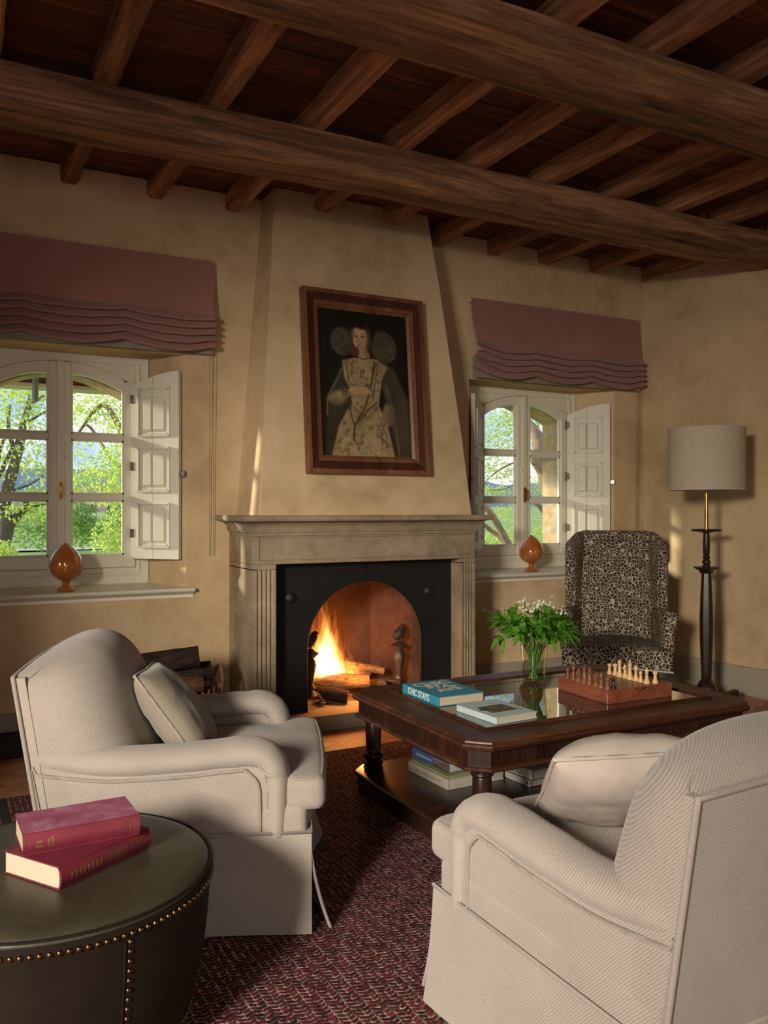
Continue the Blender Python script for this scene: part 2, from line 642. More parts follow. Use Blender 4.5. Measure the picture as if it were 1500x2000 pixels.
def glassmat(name, tint=(1, 1, 1), refl=1.0, ior=1.45):
    m = bpy.data.materials.new(name)
    m.use_nodes = True
    nt = m.node_tree
    nt.nodes.clear()
    o = nt.nodes.new('ShaderNodeOutputMaterial')
    t = nt.nodes.new('ShaderNodeBsdfTransparent')
    t.inputs[0].default_value = (*tint, 1)
    g = nt.nodes.new('ShaderNodeBsdfGlossy')
    g.inputs['Roughness'].default_value = .01
    f = nt.nodes.new('ShaderNodeFresnel')
    ge = nt.nodes.new('ShaderNodeNewGeometry')
    mr = nt.nodes.new('ShaderNodeMapRange')     # same reflectance on either side of the thin sheet
    mr.inputs['To Min'].default_value = ior
    mr.inputs['To Max'].default_value = 1 / ior
    nt.links.new(ge.outputs['Backfacing'], mr.inputs['Value'])
    nt.links.new(mr.outputs[0], f.inputs[0])
    x = nt.nodes.new('ShaderNodeMixShader')
    mu = nt.nodes.new('ShaderNodeMath')
    mu.operation = 'MULTIPLY'
    mu.inputs[1].default_value = refl
    nt.links.new(f.outputs[0], mu.inputs[0])
    nt.links.new(mu.outputs[0], x.inputs[0])
    nt.links.new(t.outputs[0], x.inputs[1])
    nt.links.new(g.outputs[0], x.inputs[2])
    nt.links.new(x.outputs[0], o.inputs['Surface'])
    return m
M_PANE = glassmat('window_glass', (.98, .99, .98), 1, 1.25)
M_VASE = glassmat('vase_glass', (.95, .97, .94), .9, 1.5)
M_WATER = glassmat('vase_water', (.86, .93, .80), .35, 1.25)
def tabletop():
    m = NT('table_plate_glass')
    v = m.coord()
    m.color(m.ramp(m.noise(v, 2, 3), [(.3, (.035, .030, .018)), (.7, (.055, .045, .028))]))
    m.rough(.02); m.spec(1.0)
    m.set(m.b.inputs['IOR'], 1.9)
    return m.m
M_TGLASS = tabletop()

M_CERAM = NT('amber_glazed_ceramic')
_v = M_CERAM.coord()
M_CERAM.color(M_CERAM.ramp(M_CERAM.noise(_v, 14, 4), [(.3, (.27, .075, .012)), (.6, (.42, .135, .028)), (.8, (.50, .19, .05))]))
M_CERAM.rough(.12); M_CERAM.spec(.6)
M_CERAM.set(M_CERAM.b.inputs['Coat Weight'], .6)
M_CERAM = M_CERAM.m

def linen_shade():
    m = NT('linen_lampshade')
    x, y, z = m.sep(m.coord())
    v = m.coord(scale=(300, 300, 40))
    a = m.noise(v, 1, 2)
    b = m.noise(m.coord(scale=(30, 30, 350)), 1, 2)
    t = m.math('ADD', m.math('MULTIPLY', a, .5), m.math('MULTIPLY', b, .5))
    m.color(m.ramp(t, [(.35, (.42, .35, .25)), (.65, (.54, .46, .345))]))
    m.rough(.9); m.spec(.15)
    m.bump(t, .2, .002)
    return m.m
M_SHADE = linen_shade()
M_TRIM = plain('shade_trim', (.55, .48, .37), .8)

# ------------------------------------------------------------------ room shell
H_CEIL = 3.2
YW = 4.97
WINS = (.6245, 3.955)           # centres of the two windows
def right_wall_x(y): return 4.933 + (4.97 - y) * .0776

# floor
mb = MB()
mb.poly([(-1.9, -3.0, 0), (5.6, -3.0, 0), (5.6, 5.2, 0), (-1.9, 5.2, 0)])
mb.poly([(-1.9, -3.0, -.1), (-1.9, 5.2, -.1), (5.6, 5.2, -.1), (5.6, -3.0, -.1)])
struct(mb.build('floor', M_TILE, smooth=0), 'terracotta tiled floor with pale grout')

# back wall with two splayed window recesses and the firebox hole
mb = MB()
FB0, FB1, FBT = 1.694, 2.94, .985
ZS, ZT = .82, 2.21
def wall_fill(y0, y1, half, z0, z1):
    xs = [-1.9]
    holes = [(WINS[0] - half, WINS[0] + half, z0, z1), (FB0, FB1, -.05, FBT), (WINS[1] - half, WINS[1] + half, z0, z1)]
    x = -1.9
    for (a, b, za, zb) in holes:
        mb.box(x, y0, -.05, a, y1, 3.3)
        if za > 0:
            mb.box(a, y0, -.05, b, y1, za)
        mb.box(a, y0, zb, b, y1, 3.3)
        x = b
    mb.box(x, y0, -.05, 5.75, y1, 3.3)
wall_fill(4.97, 5.25, .67, ZS, ZT)
for c in WINS:
    for s in (-1, 1):
        mb.prism([(c + s * .67, 4.97, ZS), (c + s * .67, 5.25, ZS), (c + s * .505, 5.25, ZS)], (0, 0, ZT - ZS))
struct(mb.build('wall_back', M_PLASTER, smooth=0), 'ochre plaster wall behind the fireplace')

# outer stone leaf of the same wall, arched window openings
def masonry():
    m = NT('honey_stone_masonry')
    v = m.coord()
    x, y, z = m.sep(v)
    br = m.n('TexBrick', Vector=m.comb(m.math('ADD', x, y), z, 0), Scale=1.0, Mortar__Size=.012, Brick__Width=.34, Row__Height=.19, Color1=(.46, .33, .18), Color2=(.58, .44, .26), Mortar=(.42, .36, .26))
    col = m.mix(1, br.outputs['Color'], m.ramp(m.noise(v, 18, 5), [(.3, (.75, .75, .75)), (.7, (1.15, 1.15, 1.15))]), 'MULTIPLY')
    m.color(col)
    m.rough(.9); m.spec(.1)
    m.bump(m.noise(v, 25, 4), .5, .01)
    return m.m
M_MASON = masonry()
mb = MB()
oz0, oz1, osp = .95, 2.10, 1.98
x = -1.9
for c, h in ((WINS[0], .395), (WINS[1], .395)):
    mb.box(x, 5.30, -1.0, c - h, 5.50, 4.0)
    mb.box(c - h, 5.30, -1.0, c + h, 5.50, oz0)
    n = 14
    arch = [(c - h + 2 * h * i / n, 5.30, osp + (oz1 - osp) * math.sin(PI * i / n)) for i in range(n + 1)]
    mb.prism([(c - h, 5.30, 4.0)] + arch + [(c + h, 5.30, 4.0)], (0, .2, 0))
    x = c + h
mb.box(x, 5.30, -1.0, 5.9, 5.50, 4.0)
struct(mb.build('wall_outer', M_MASON, smooth=0), 'honey coloured stone outside the window openings')

# right wall, slightly out of square
mb = MB()
A, B = Vector((right_wall_x(5.02), 5.02)), Vector((right_wall_x(-3.0), -3.0))
mb.prism([(A.x, A.y, -.05), (B.x, B.y, -.05), (B.x + .3, B.y, -.05), (A.x + .3, A.y, -.05)], (0, 0, 3.35))
struct(mb.build('wall_right', M_PLASTER, smooth=0), 'ochre plaster wall behind the floor lamp')

# unseen left and front walls; openings sized to shape the light, front one added
mb = MB()
mb.box(-1.9, -3.0, -.05, -1.7, -.66, 3.3)
mb.box(-1.9, 1.1, -.05, -1.7, 5.0, 3.3)
mb.box(-1.9, -.66, 2.46, -1.7, 1.1, 3.3)
mb.box(-1.9, -.66, -.05, -1.7, 1.1, .12)
struct(mb.build('wall_left', M_PLASTER, smooth=0), 'ochre plaster wall with a tall window opening')
mb = MB()
mb.box(-1.9, -3.2, -.05, -1.2, -3.0, 3.3)
mb.box(.8, -3.2, -.05, 5.75, -3.0, 3.3)
mb.box(-1.2, -3.2, 2.35, .8, -3.0, 3.3)
mb.box(-1.2, -3.2, -.05, .8, -3.0, .6)
struct(mb.build('wall_front', M_PLASTER, smooth=0), 'ochre plaster wall behind the viewer')
for i, (p, d) in enumerate((((-1.8, -.66, .12), 'x'), ((-1.2, -3.1, .6), 'y'))):  # side window frame, then the frame added for the rear fill
    mb = MB()
    L, zh = (1.76, 2.46) if d == 'x' else (2.0, 2.35)
    def bar(a, b, z0, z1, w=.05):
        if d == 'x': mb.box(p[0] - w / 2, p[1] + a, z0, p[0] + w / 2, p[1] + b, z1)
        else: mb.box(p[0] + a, p[1] - w / 2, z0, p[0] + b, p[1] + w / 2, z1)
    bar(0, .06, p[2], zh); bar(L - .06, L, p[2], zh); bar(L / 2 - .04, L / 2 + .04, p[2], zh)
    bar(0, L, p[2], p[2] + .07); bar(0, L, zh - .07, zh)
    struct(mb.build('window_%d' % (3 + i), M_FRAMEP, smooth=0), 'greige window frame added for the rear fill light' if i else 'tall greige window frame beside the seating')

# skirting
mb = MB()
mb.box(-1.7, 4.945, 0, 1.57, 4.975, .198, .004)
mb.box(3.04, 4.945, 0, 4.94, 4.975, .198, .004)
struct(mb.build('baseboard_back', M_BASEB, smooth=0), 'grey painted skirting under the windows')
mb = MB()
A, B = Vector((right_wall_x(4.96), 4.96, 0)), Vector((right_wall_x(-2.9), -2.9, 0))
mb.prism([A, B, B + Vector((-.025, 0, 0)), A + Vector((-.025, 0, 0))], (0, 0, .198))
struct(mb.build('baseboard_right', M_BASEB, smooth=0), 'grey painted skirting beside the floor lamp')

# ceiling boards
mb = MB()
y = -3.0
while y < 5.0:
    w = .17
    mb.box(-1.9, y + .003, 3.2 + random.uniform(0, .006), 5.7, y + w - .003, 3.235)
    y += w
mb.box(-1.9, -3.0, 3.24, 5.7, 5.0, 3.30)
struct(mb.build('ceiling', M_PLANK, smooth=0), 'dark brown plank ceiling')

# main beams
def beam(name, sec, x0, x1, label, seed):
    m = MB()
    n = 90
    rings = []
    for i in range(n + 1):
        x = lerp(x0, x1, i / n)
        ring = []
        for k, (y, z) in enumerate(sec):
            d = .014 * n3(x * 1.3, k * .9 + seed, 2.2) + .006 * n3(x * 6, k * 1.7 + seed, 5.1)
            ring.append((x, y + d * (1 if k % 2 else -1) + .012 * n3(x * .7, seed, 0), z + d * (z < 3.09) + .010 * n3(x * .9, seed + 4, 1) * (z < 3.09)))
        rings.append(ring)
    m.loft(rings)
    o = m.build(name, M_BEAM, smooth=50)
    return struct(o, label)
def arc_sec(y0, y1, zt, zb, ch):
    """log-like section, clockwise from near top"""
    return [(y0 + .005, zt), (y0 - .004, lerp(zt, zb, .35)), (y0 + .002, lerp(zt, zb, .7)), (y0 + ch * .3, zb + ch * .35), (y0 + ch, zb + .004), (lerp(y0, y1, .35), zb - .002), (lerp(y0, y1, .65), zb), (y1 - ch * .5, zb + .006), (y1 - ch * .12, zb + ch * .4), (y1, lerp(zt, zb, .6)), (y1, zt)]
beam('ceiling_beam', arc_sec(3.705, 3.995, 3.10, 2.93, .035), -1.75, 5.3, 'heavy old timber beam crossing in front of the chimney breast', 1)
beam('ceiling_beam', arc_sec(2.45, 2.79, 3.10, 2.955, .11), -1.75, 5.4, 'heavy old timber beam crossing above the coffee table', 21)
beam('ceiling_beam', arc_sec(1.15, 1.48, 3.10, 2.94, .08), -1.75, 5.4, 'heavy old timber beam over the seating, out of sight', 33)

# joists
def joist(x, y0, y1, seed, label, w=.098, zb=3.1):
    m = MB()
    n = 16
    rings = []
    for i in range(n + 1):
        y = lerp(y0, y1, i / n)
        dx = .008 * n3(y * 1.5, seed, 0)
        dw = .008 * n3(y * 2.5, seed, 3)
        dz = .008 * n3(y * 2, seed, 6)
        a, b, z = x - w / 2 + dx - dw, x + w / 2 + dx + dw, zb + dz
        j = [.004 * n3(y * 7, seed, q) for q in range(6)]
        rings.append([(a + j[0], y, 3.215), (a + j[1], y, z + .016), (a + .014 + j[2], y, z + j[2]), (b - .014 + j[3], y, z + j[4]), (b + j[3], y, z + .018), (b + j[5], y, 3.215)])
    m.loft(rings)
    return struct(m.build('ceiling_joist', M_JOIST, smooth=35), label)
JX = [-.8, -.32, .16, .64, 1.115, 1.585, 2.065, 2.53, 3.01, 3.49, 3.943, 4.42, 4.955]
for i, x in enumerate(JX):
    joist(x, 3.86, 4.98, i * 3.1, 'short timber joist between the back wall and the first beam')
    joist(x + random.uniform(-.01, .01), 2.66, 3.84, i * 5.3 + 40, 'timber joist spanning the two visible beams')
    joist(x, 1.32, 2.64, i * 2.7 + 90, 'timber joist running forward from the second beam')

# chimney hood
mb = MB()
hb, ht = 4.56, 4.74
mb.prism([(1.60, hb, 1.255), (3.05, hb, 1.255), (3.05, 4.99, 1.255), (1.60, 4.99, 1.255)], (0, 0, .002))
bot = [(1.60, hb, 1.25), (3.05, hb, 1.25), (3.05, 4.99, 1.25), (1.60, 4.99, 1.25)]
top = [(1.765, ht, 3.215), (2.82, ht, 3.215), (2.82, 4.99, 3.215), (1.765, 4.99, 3.215)]
rings = [[Vector(a).lerp(Vector(b), t) for a, b in zip(bot, top)] for t in (0, .25, .5, .75, 1)]
mb = MB()
mb.loft(rings)
bmesh.ops.bevel(mb.bm, geom=[e for e in mb.bm.edges if abs((e.verts[0].co - e.verts[1].co).z) > .2], offset=.015, segments=3, affect='EDGES')
struct(mb.build('wall_chimney', M_PLASTER, smooth=40), 'tapering plaster chimney hood above the mantel')

# ------------------------------------------------------------------ windows
def arc_z(u):
    """height of the glazed arch at |u| from the window centre"""
    return 2.090 - .62 * max(0, abs(u) - .06) ** 2 * 1.6
def arc_s(u):
    return 2.165 - .66 * abs(u) ** 2

def make_window(i, cx):
    root = empty('window_%d' % i, (cx, 5.24, 0), kind='structure', label='pale greige casement window between the fireplace and the room corner' if i == 2 else 'pale greige casement window beside the fireplace with ceramic pine cone')
    # fixed frame (local: x = u, y = depth, z = height)
    f = MB()
    def fr(a, b, z0, z1, y0=0, y1=.06): f.box(a, y0, z0, b, y1, z1, .004)
    fr(-.508, -.430, .85, 2.235); fr(.430, .508, .85, 2.235)
    fr(-.430, .430, .85, .948)
    fr(-.430, .430, 2.165, 2.235)
    for s in (-1, 1):   # spandrels above the arched sashes
        n = 10
        pts = [(s * .43 * k / n, 0, arc_s(.43 * k / n)) for k in range(n + 1)]
        f.prism(pts + [(s * .43, 0, 2.17), (0, 0, 2.17)], (0, .05, 0))
    fr(-.455, .455, .90, .915, -.006, 0)
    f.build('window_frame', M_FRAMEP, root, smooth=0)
    trimm = MB()
    for s in (-1, 1):
        trimm.box(s * .500 - .006, -.012, .87, s * .500 + .006, 0, 2.23)
        trimm.box(s * .452 - .004, -.010, .93, s * .452 + .004, 0, 2.17)
    trimm.box(-.50, -.012, 2.222, .50, 0, 2.234)
    trimm.box(-.45, -.010, 2.168, .45, 0, 2.176)
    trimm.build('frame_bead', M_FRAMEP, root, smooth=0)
    for s in (-1, 1):
        m = MB()
        def br(a, b, z0, z1, y0=-.012, y1=.04, bv=.005):
            a, b = sorted((s * a, s * b))
            m.box(a, y0, z0, b, y1, z1, bv)
        br(.006, .0625, .95, arc_s(.03) - .005)
        br(.362, .430, .95, arc_s(.43) + .02)
        br(.0625, .362, .95, 1.025)
        br(.0625, .362, 1.350, 1.387); br(.0625, .362, 1.707, 1.743)
        n = 10
        lo = [(s * lerp(.0625, .362, k / n), -.012, arc_z(lerp(.0625, .362, k / n))) for k in range(n + 1)]
        hi = [(s * lerp(.0625, .362, k / n), -.012, arc_s(lerp(.0625, .362, k / n)) - .004) for k in range(n, -1, -1)]
        m.prism(lo + hi, (0, .05, 0))
        # glazing beads
        for (za, zb) in ((1.025, 1.350), (1.387, 1.707)):
            br(.0625, .072, za, zb, -.002, .02, 0); br(.352, .362, za, zb, -.002, .02, 0)
            br(.0625, .362, za, za + .009, -.002, .02, 0); br(.0625, .362, zb - .009, zb, -.002, .02, 0)
        br(.0625, .072, 1.743, arc_z(.07), -.002, .02, 0); br(.352, .362, 1.743, arc_z(.36), -.002, .02, 0); br(.0625, .362, 1.743, 1.752, -.002, .02, 0)
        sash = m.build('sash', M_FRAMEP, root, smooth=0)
        g = MB()
        for (za, zb) in ((1.02, 1.355), (1.383, 1.711)):
            a, b = sorted((s * .058, s * .366))
            g.box(a, .012, za, b, .016, zb)
        pts = [(s * lerp(.058, .366, k / n), .012, arc_z(lerp(.058, .366, k / n)) + .004) for k in range(n + 1)]
        g.prism([(s * .058, .012, 1.739)] + pts + [(s * .366, .012, 1.739)], (0, .004, 0))
        g.build('glazing', M_PANE, sash, smooth=0)
    m = MB()
    m.box(-.020, -.026, .955, .022, -.008, arc_s(0) - .004, .006, 2)
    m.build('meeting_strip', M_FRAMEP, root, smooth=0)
    m = MB()
    for s in (-.032, .034):
        m.lathe([(.001, 0), (.009, 0), (.009, .018), (.001, .018)], 8, (s, -.028, 1.585))
    m.build('stay_button', M_FRAMEP, root)
    h = MB()
    h.prism([(-.013, -.026, 1.36), (.0, -.026, 1.345), (.013, -.026, 1.36), (.013, -.026, 1.455), (0, -.026, 1.468), (-.013, -.026, 1.455)], (0, -.006, 0))
    h.tube(curve_pts([(0, -.03, 1.45), (.0, -.055, 1.44), (.001, -.06, 1.40), (0, -.055, 1.37), (0, -.032, 1.362)], 16), .0055, 8)
    h.build('handle', M_BRASS, root)
    # inner sill with rounded nose
    m = MB()
    prof = [(.05, .838), (-.27, .838), (-.318, .836), (-.327, .828), (-.322, .818), (-.300, .812), (-.285, .800), (-.272, .795), (-.272, .780), (.05, .780)]
    def hw(y): return .508 if y > 0 else (.71 if y < -.268 else lerp(.508, .672, -y / .27))
    m.prism([(-.71, -.27, .800), (.71, -.27, .800), (.71, -.27, .838), (-.71, -.27, .838)], (0, .002, 0))
    m.loft([[(s * .71, y, z) for y, z in prof[1:9]] for s in (-1, 1)])
    m.prism([(-.67, -.27, .838), (.67, -.27, .838), (.51, .02, .852), (-.51, .02, .852)], (0, 0, -.045))
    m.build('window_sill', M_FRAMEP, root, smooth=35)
    # folded-back shutters
    for s in (-1, 1):
        sh = empty('shutter', (s * .405, -.035, 0), 0)
        sh.parent = root
        ang = math.atan2(-.235, s * .232)
        sh.rotation_euler = (0, 0, ang)
        L = .325
        m = MB()
        def top(t): return lerp(2.035, 2.112, math.sin(t / L * PI / 2))
        n = 10
        for (a, b) in ((0, .150), (.152, L)):
            pts = [(lerp(a, b, k / n), -.014, top(lerp(a, b, k / n))) for k in range(n + 1)]
            m.prism([(a, -.014, 1.003)] + pts + [(b, -.014, 1.003)], (0, .028, 0))
        sign = -1 if s > 0 else 1     # the side that faces the room
        leaf = m.build('shutter_leaf', M_SHUT, sh, smooth=0)
        p = MB()
        for (z0, z1, arch) in ((1.07, 1.335, 0), (1.40, 1.665, 0), (1.73, 2.0, 1)):
            for (a, b) in ((.052, .148), (.154, .270)):
                for side in (-1, 1):
                    y0 = side * .014
                    for (w0, w1, d) in ((0, .010, .011), (.012, .022, .006)):
                        aa, bb = (a + w0, b) if a < .1 else (a, b - w0)
                        inner = (a + w1, b) if a < .1 else (a, b - w1)
                        zt0 = z1 - w0 + (top(.1) - 2.05 if arch else 0)
                        # moulding strips: outer stile, top, bottom
                        ya, yb = sorted((y0, y0 + side * d))
                        if a < .1: p.box(aa, ya, z0 + w0, aa + .009, yb, zt0)
                        else: p.box(bb - .009, ya, z0 + w0, bb, yb, zt0)
                        p.box(aa, ya, z0 + w0, bb, yb, z0 + w0 + .009)
                        p.box(aa, ya, zt0 - .009, bb, yb, zt0)
                    fa, fb = (a + .034, b) if a < .1 else (a, b - .034)
                    ya, yb = sorted((y0 - side * .001, y0 + side * .009))
                    p.box(fa, ya, z0 + .034, fb, yb, z1 - .034, .0075)
        p.build('raised_panel', M_SHUT, sh, smooth=0)
        hg = MB()
        for z in (1.12, 1.52, 1.92):
            hg.lathe([(.001, 0), (.008, 0), (.008, .07), (.001, .07)], 8, (-.006, 0, z))
            hg.box(-.004, -.017, z + .01, .02, .017, z + .06)
        hg.build('hinge', M_HINGE, sh)
        la = MB()
        la.box(L + .002, -.01, 1.49, L + .035, .004, 1.525, .003)
        la.build('latch', plain('latch_steel', (.35, .33, .3), .4, .8), sh)
    return root
make_window(1, WINS[0])
make_window(2, WINS[1])

# ------------------------------------------------------------------ roman blinds
def make_blind(cx, seed, label, lop):
    root = empty('roman_blind', (cx, YW, 0), 0, label, 'blind', None)
    W = .785
    zt, zf, nf = 2.77, 2.455, 5
    def P(u, v):
        x = lerp(-W, W, u)
        s = (u * 3) % 1.0
        scal = math.sin(PI * s)                      # swag between the cords
        side = 0
        if lop:   # one end gathered up, edge pulled in
            e = max(0, 1 - u / .16)
            side = e
        bag = .020 * n3(x * 2.2, seed, 0)
        if v < .5:
            t = v / .5
            z = lerp(zt, zf, t) + t * (bag + .03 * side)
            y = -.045 - .016 * t * (1 + n3(x * 2, z * 3, seed)) - .010 * t * t
            x += side * .035 * t * t * (1 - .3 * t)
        else:
            t = (v - .5) / .5
            ph = t * nf
            k = math.floor(ph)
            fr = ph - k
            drop = .040
            amp = .044 + .012 * n3(x * 3, k * 2.1, seed)
            z = zf + .03 * side - ph * drop - scal * (.010 + .030 * t) + bag * (1 - t * .5) - .012 * math.sin(fr * PI) * 1.6
            z += .007 * n3(x * 9, ph * 1.2, seed + 3)
            y = -.07 - amp * (math.sin(fr * PI) ** .8) - .010 * scal * t
            y += -.012 * side * math.sin(ph * 2.2) 
            x += side * (.03 - .03 * math.sin(ph * 2.9))
        return (x, y, z)
    m = MB()
    m.grid(96, 90, P, thick=(0, .006, 0))
    m.build('blind_cloth', M_BLIND, root, smooth=70)
    m = MB()
    def Q(u, v):
        x = lerp(-W + .01, W - .01, u)
        return (x, -.055 - .004 * math.sin(u * 20), lerp(2.36, 2.215, v) - .006 * math.sin(PI * u))
    m.grid(30, 3, Q, thick=(0, .004, 0))
    m.build('blind_lining', M_LINING, root)
    m = MB()
    m.tube([(-W - .018, -.03, zt - .018), (W + .004, -.03, zt - .018)], .014, 10)
    m.box(-W, -.045, zt - .03, W, 0, zt - .004)
    m.build('headrail', plain('white_headrail', (.6, .57, .5), .5), root)
    m = MB()
    for dx in (0, .012):
        m.tube([(W - .02 + dx * 2, -.05, 2.45), (W - .015 + dx * 2, -.03, 1.8), (W - .015 + dx * 2, -.02, 1.02)], .0016, 5)
    m.build('pull_cord', plain('cord_brown', (.2, .15, .1), .8), root)
    return root
make_blind(.658, 3, 'dusty pink linen blind over the window nearer the armchair and log basket', False)
make_blind(4.06, 11, 'dusty pink linen blind over the window behind the leopard print chair', True)

# ------------------------------------------------------------------ fireplace
fp = empty('fireplace', (2.3, 4.75, 0), 0, 'grey stone fireplace with fluted jambs, deep mantel shelf and black iron front', 'fireplace')
def fpb(mb, name, m, smooth=0, parent=fp):
    mb.xf(Matrix.Translation((-2.3, -4.75, 0)))
    return mb.build(name, m, parent, smooth=smooth)
JX0, JX1, JY = 1.557, 3.047, 4.536
# mantel shelf with cavetto moulding
def ring(o, z): return [(JX0 - o, JY - o, z), (JX1 + o, JY - o, z), (JX1 + o, 4.985, z), (JX0 - o, 4.985, z)]
mb = MB()
prof = [(0, 1.165), (.012, 1.166), (.012, 1.176), (.016, 1.178)] + [(.016 + .058 * (1 - math.cos(t * PI / 2 / 8)), 1.178 + .052 * math.sin(t * PI / 2 / 8)) for t in range(1, 9)] + [(.082, 1.231), (.086, 1.236), (.089, 1.245), (.089, 1.258), (.085, 1.263)]
mb.loft([ring(o, z) for o, z in prof])
bmesh.ops.bevel(mb.bm, geom=[e for e in mb.bm.edges if abs(e.verts[0].co.z - e.verts[1].co.z) < 1e-4 and min(e.verts[0].co.z, e.verts[1].co.z) > 1.2625], offset=.002, segments=1, affect='EDGES')
fpb(mb, 'mantel_shelf', M_STONE, 30)
# frieze
mb = MB()
mb.box(JX0, JY, .985, JX1, 4.98, 1.166, .004)
def strip(a, b, z0, z1, d=.006): mb.box(a, JY - d, z0, b, JY + .01, z1, .002)
strip(JX0 + .03, JX1 - .03, 1.135, 1.141); strip(JX0 + .03, JX1 - .03, 1.008, 1.014)
strip(JX0 + .03, JX0 + .036, 1.008, 1.141); strip(JX1 - .036, JX1 - .03, 1.008, 1.141)
mb.box(JX0 - .004, JY - .008, 1.146, JX1 + .004, JY + .02, 1.164, .003)
fpb(mb, 'frieze', M_STONE)
# fluted jambs
for (a, b, fl) in ((JX0, FB0, (1.578, 1.682)), (FB1, JX1, (2.955, 3.034))):
    mb = MB()
    nfl = 4
    front = [(a, JY), (fl[0], JY)]
    w = (fl[1] - fl[0]) / nfl
    for k in range(nfl):
        x0 = fl[0] + w * k
        front += [(x0 + .002, JY)]
        for q in range(1, 8):
            t = q / 8
            front += [(x0 + .002 + (w - .004) * t, JY + .013 * math.sin(PI * t))]
        front += [(x0 + w - .002, JY)]
    front += [(b, JY)]
    mb.prism([(x, y, .17) for x, y in front] + [(b, 4.98, .17), (a, 4.98, .17)], (0, 0, .79))
    mb.box(a - .0, JY, .093, b, 4.98, .17)
    mb.box(a, JY, .955, b, 4.98, .985)
    fpb(mb, 'jamb', M_STONE, 30)
# raised hearth
mb = MB()
mb.box(1.5, 4.53, 0, 3.10, 5.2, .094, .006, 2)
fpb(mb, 'hearth_slab', M_HEARTH)
# black iron front plate with an arched mouth
mb = MB()
py, ax, ar, asp = 4.655, 2.322, .387, .47
n = 28
pts = [(FB0, py, .094), (ax - ar, py, .094)] + [(ax - ar * math.cos(PI * k / n), py, asp + ar * math.sin(PI * k / n)) for k in range(n + 1)] + [(ax + ar, py, .094), (FB1, py, .094), (FB1, py, FBT), (ax, py, FBT), (FB0, py, FBT)]
half1 = [(FB0, py, .094), (ax - ar, py, .094)] + [(ax - ar * math.cos(PI * k / n), py, asp + ar * math.sin(PI * k / n)) for k in range(n // 2 + 1)] + [(ax, py, FBT), (FB0, py, FBT)]
half2 = [(ax, py, FBT)] + [(ax + ar * math.sin(PI * k / n), py, asp + ar * math.cos(PI * k / n)) for k in range(n // 2 + 1)] + [(ax + ar, py, .094), (FB1, py, .094), (FB1, py, FBT)]
mb.prism(half1, (0, .012, 0))
mb.prism(half2, (0, .012, 0))
mb.box(ax - .006, py - .006, asp + ar + .002, ax + .006, py + .01, FBT)
for s in (-1, 1):   # cast bosses
    mb.lathe([(.001, 0), (.03, 0), (.034, .006), (.026, .012), (.012, .020), (.001, .022)], 16)
    bmesh.ops.transform(mb.bm, matrix=Matrix.Translation((ax + s * .47 - .02, py, .775)) @ Matrix.Rotation(R(90), 4, 'X'), verts=mb.bm.verts[-96:] if False else [v for v in mb.bm.verts if abs(v.co.x) < .05 and abs(v.co.y) < .05])
fpb(mb, 'iron_plate', M_BLACK, 30)
mb = MB()
pts = [(ax - (ar + .004), py - .004, .094)] + [(ax - (ar + .004) * math.cos(PI * k / n), py - .004, asp + (ar + .004) * math.sin(PI * k / n)) for k in range(n + 1)] + [(ax + ar + .004, py - .004, .094)]
mb.tube(pts, .006, 6)
fpb(mb, 'arch_rim', M_BLACK, 40)
# firebox lining, splayed cheeks
mb = MB()
fbz0, fbz1 = .094, 1.15
L = [(1.72, 4.70), (2.02, 5.12), (2.61, 5.16), (2.80, 4.70)]
o = [(1.72 - .1, 4.70), (1.95, 5.24), (2.68, 5.24), (2.9, 4.70)]
for i in range(3):
    a, b, c, d = L[i], L[i + 1], o[i + 1], o[i]
    mb.prism([(a[0], a[1], fbz0), (b[0], b[1], fbz0), (c[0], c[1], fbz0), (d[0], d[1], fbz0)], (0, 0, fbz1 - fbz0))
mb.prism([(1.70, 4.68, fbz1), (2.93, 4.68, fbz1), (2.93, 5.24, fbz1), (1.70, 5.24, fbz1)], (0, 0, .03))
fpb(mb, 'firebox_lining', M_BRICKIN)
for xa in (2.795, 1.71):
    mb = MB()
    mb.box(xa, 4.672, .094, xa + .015, 4.70, 1.1)
    fpb(mb, 'screen_edge', M_IRON)

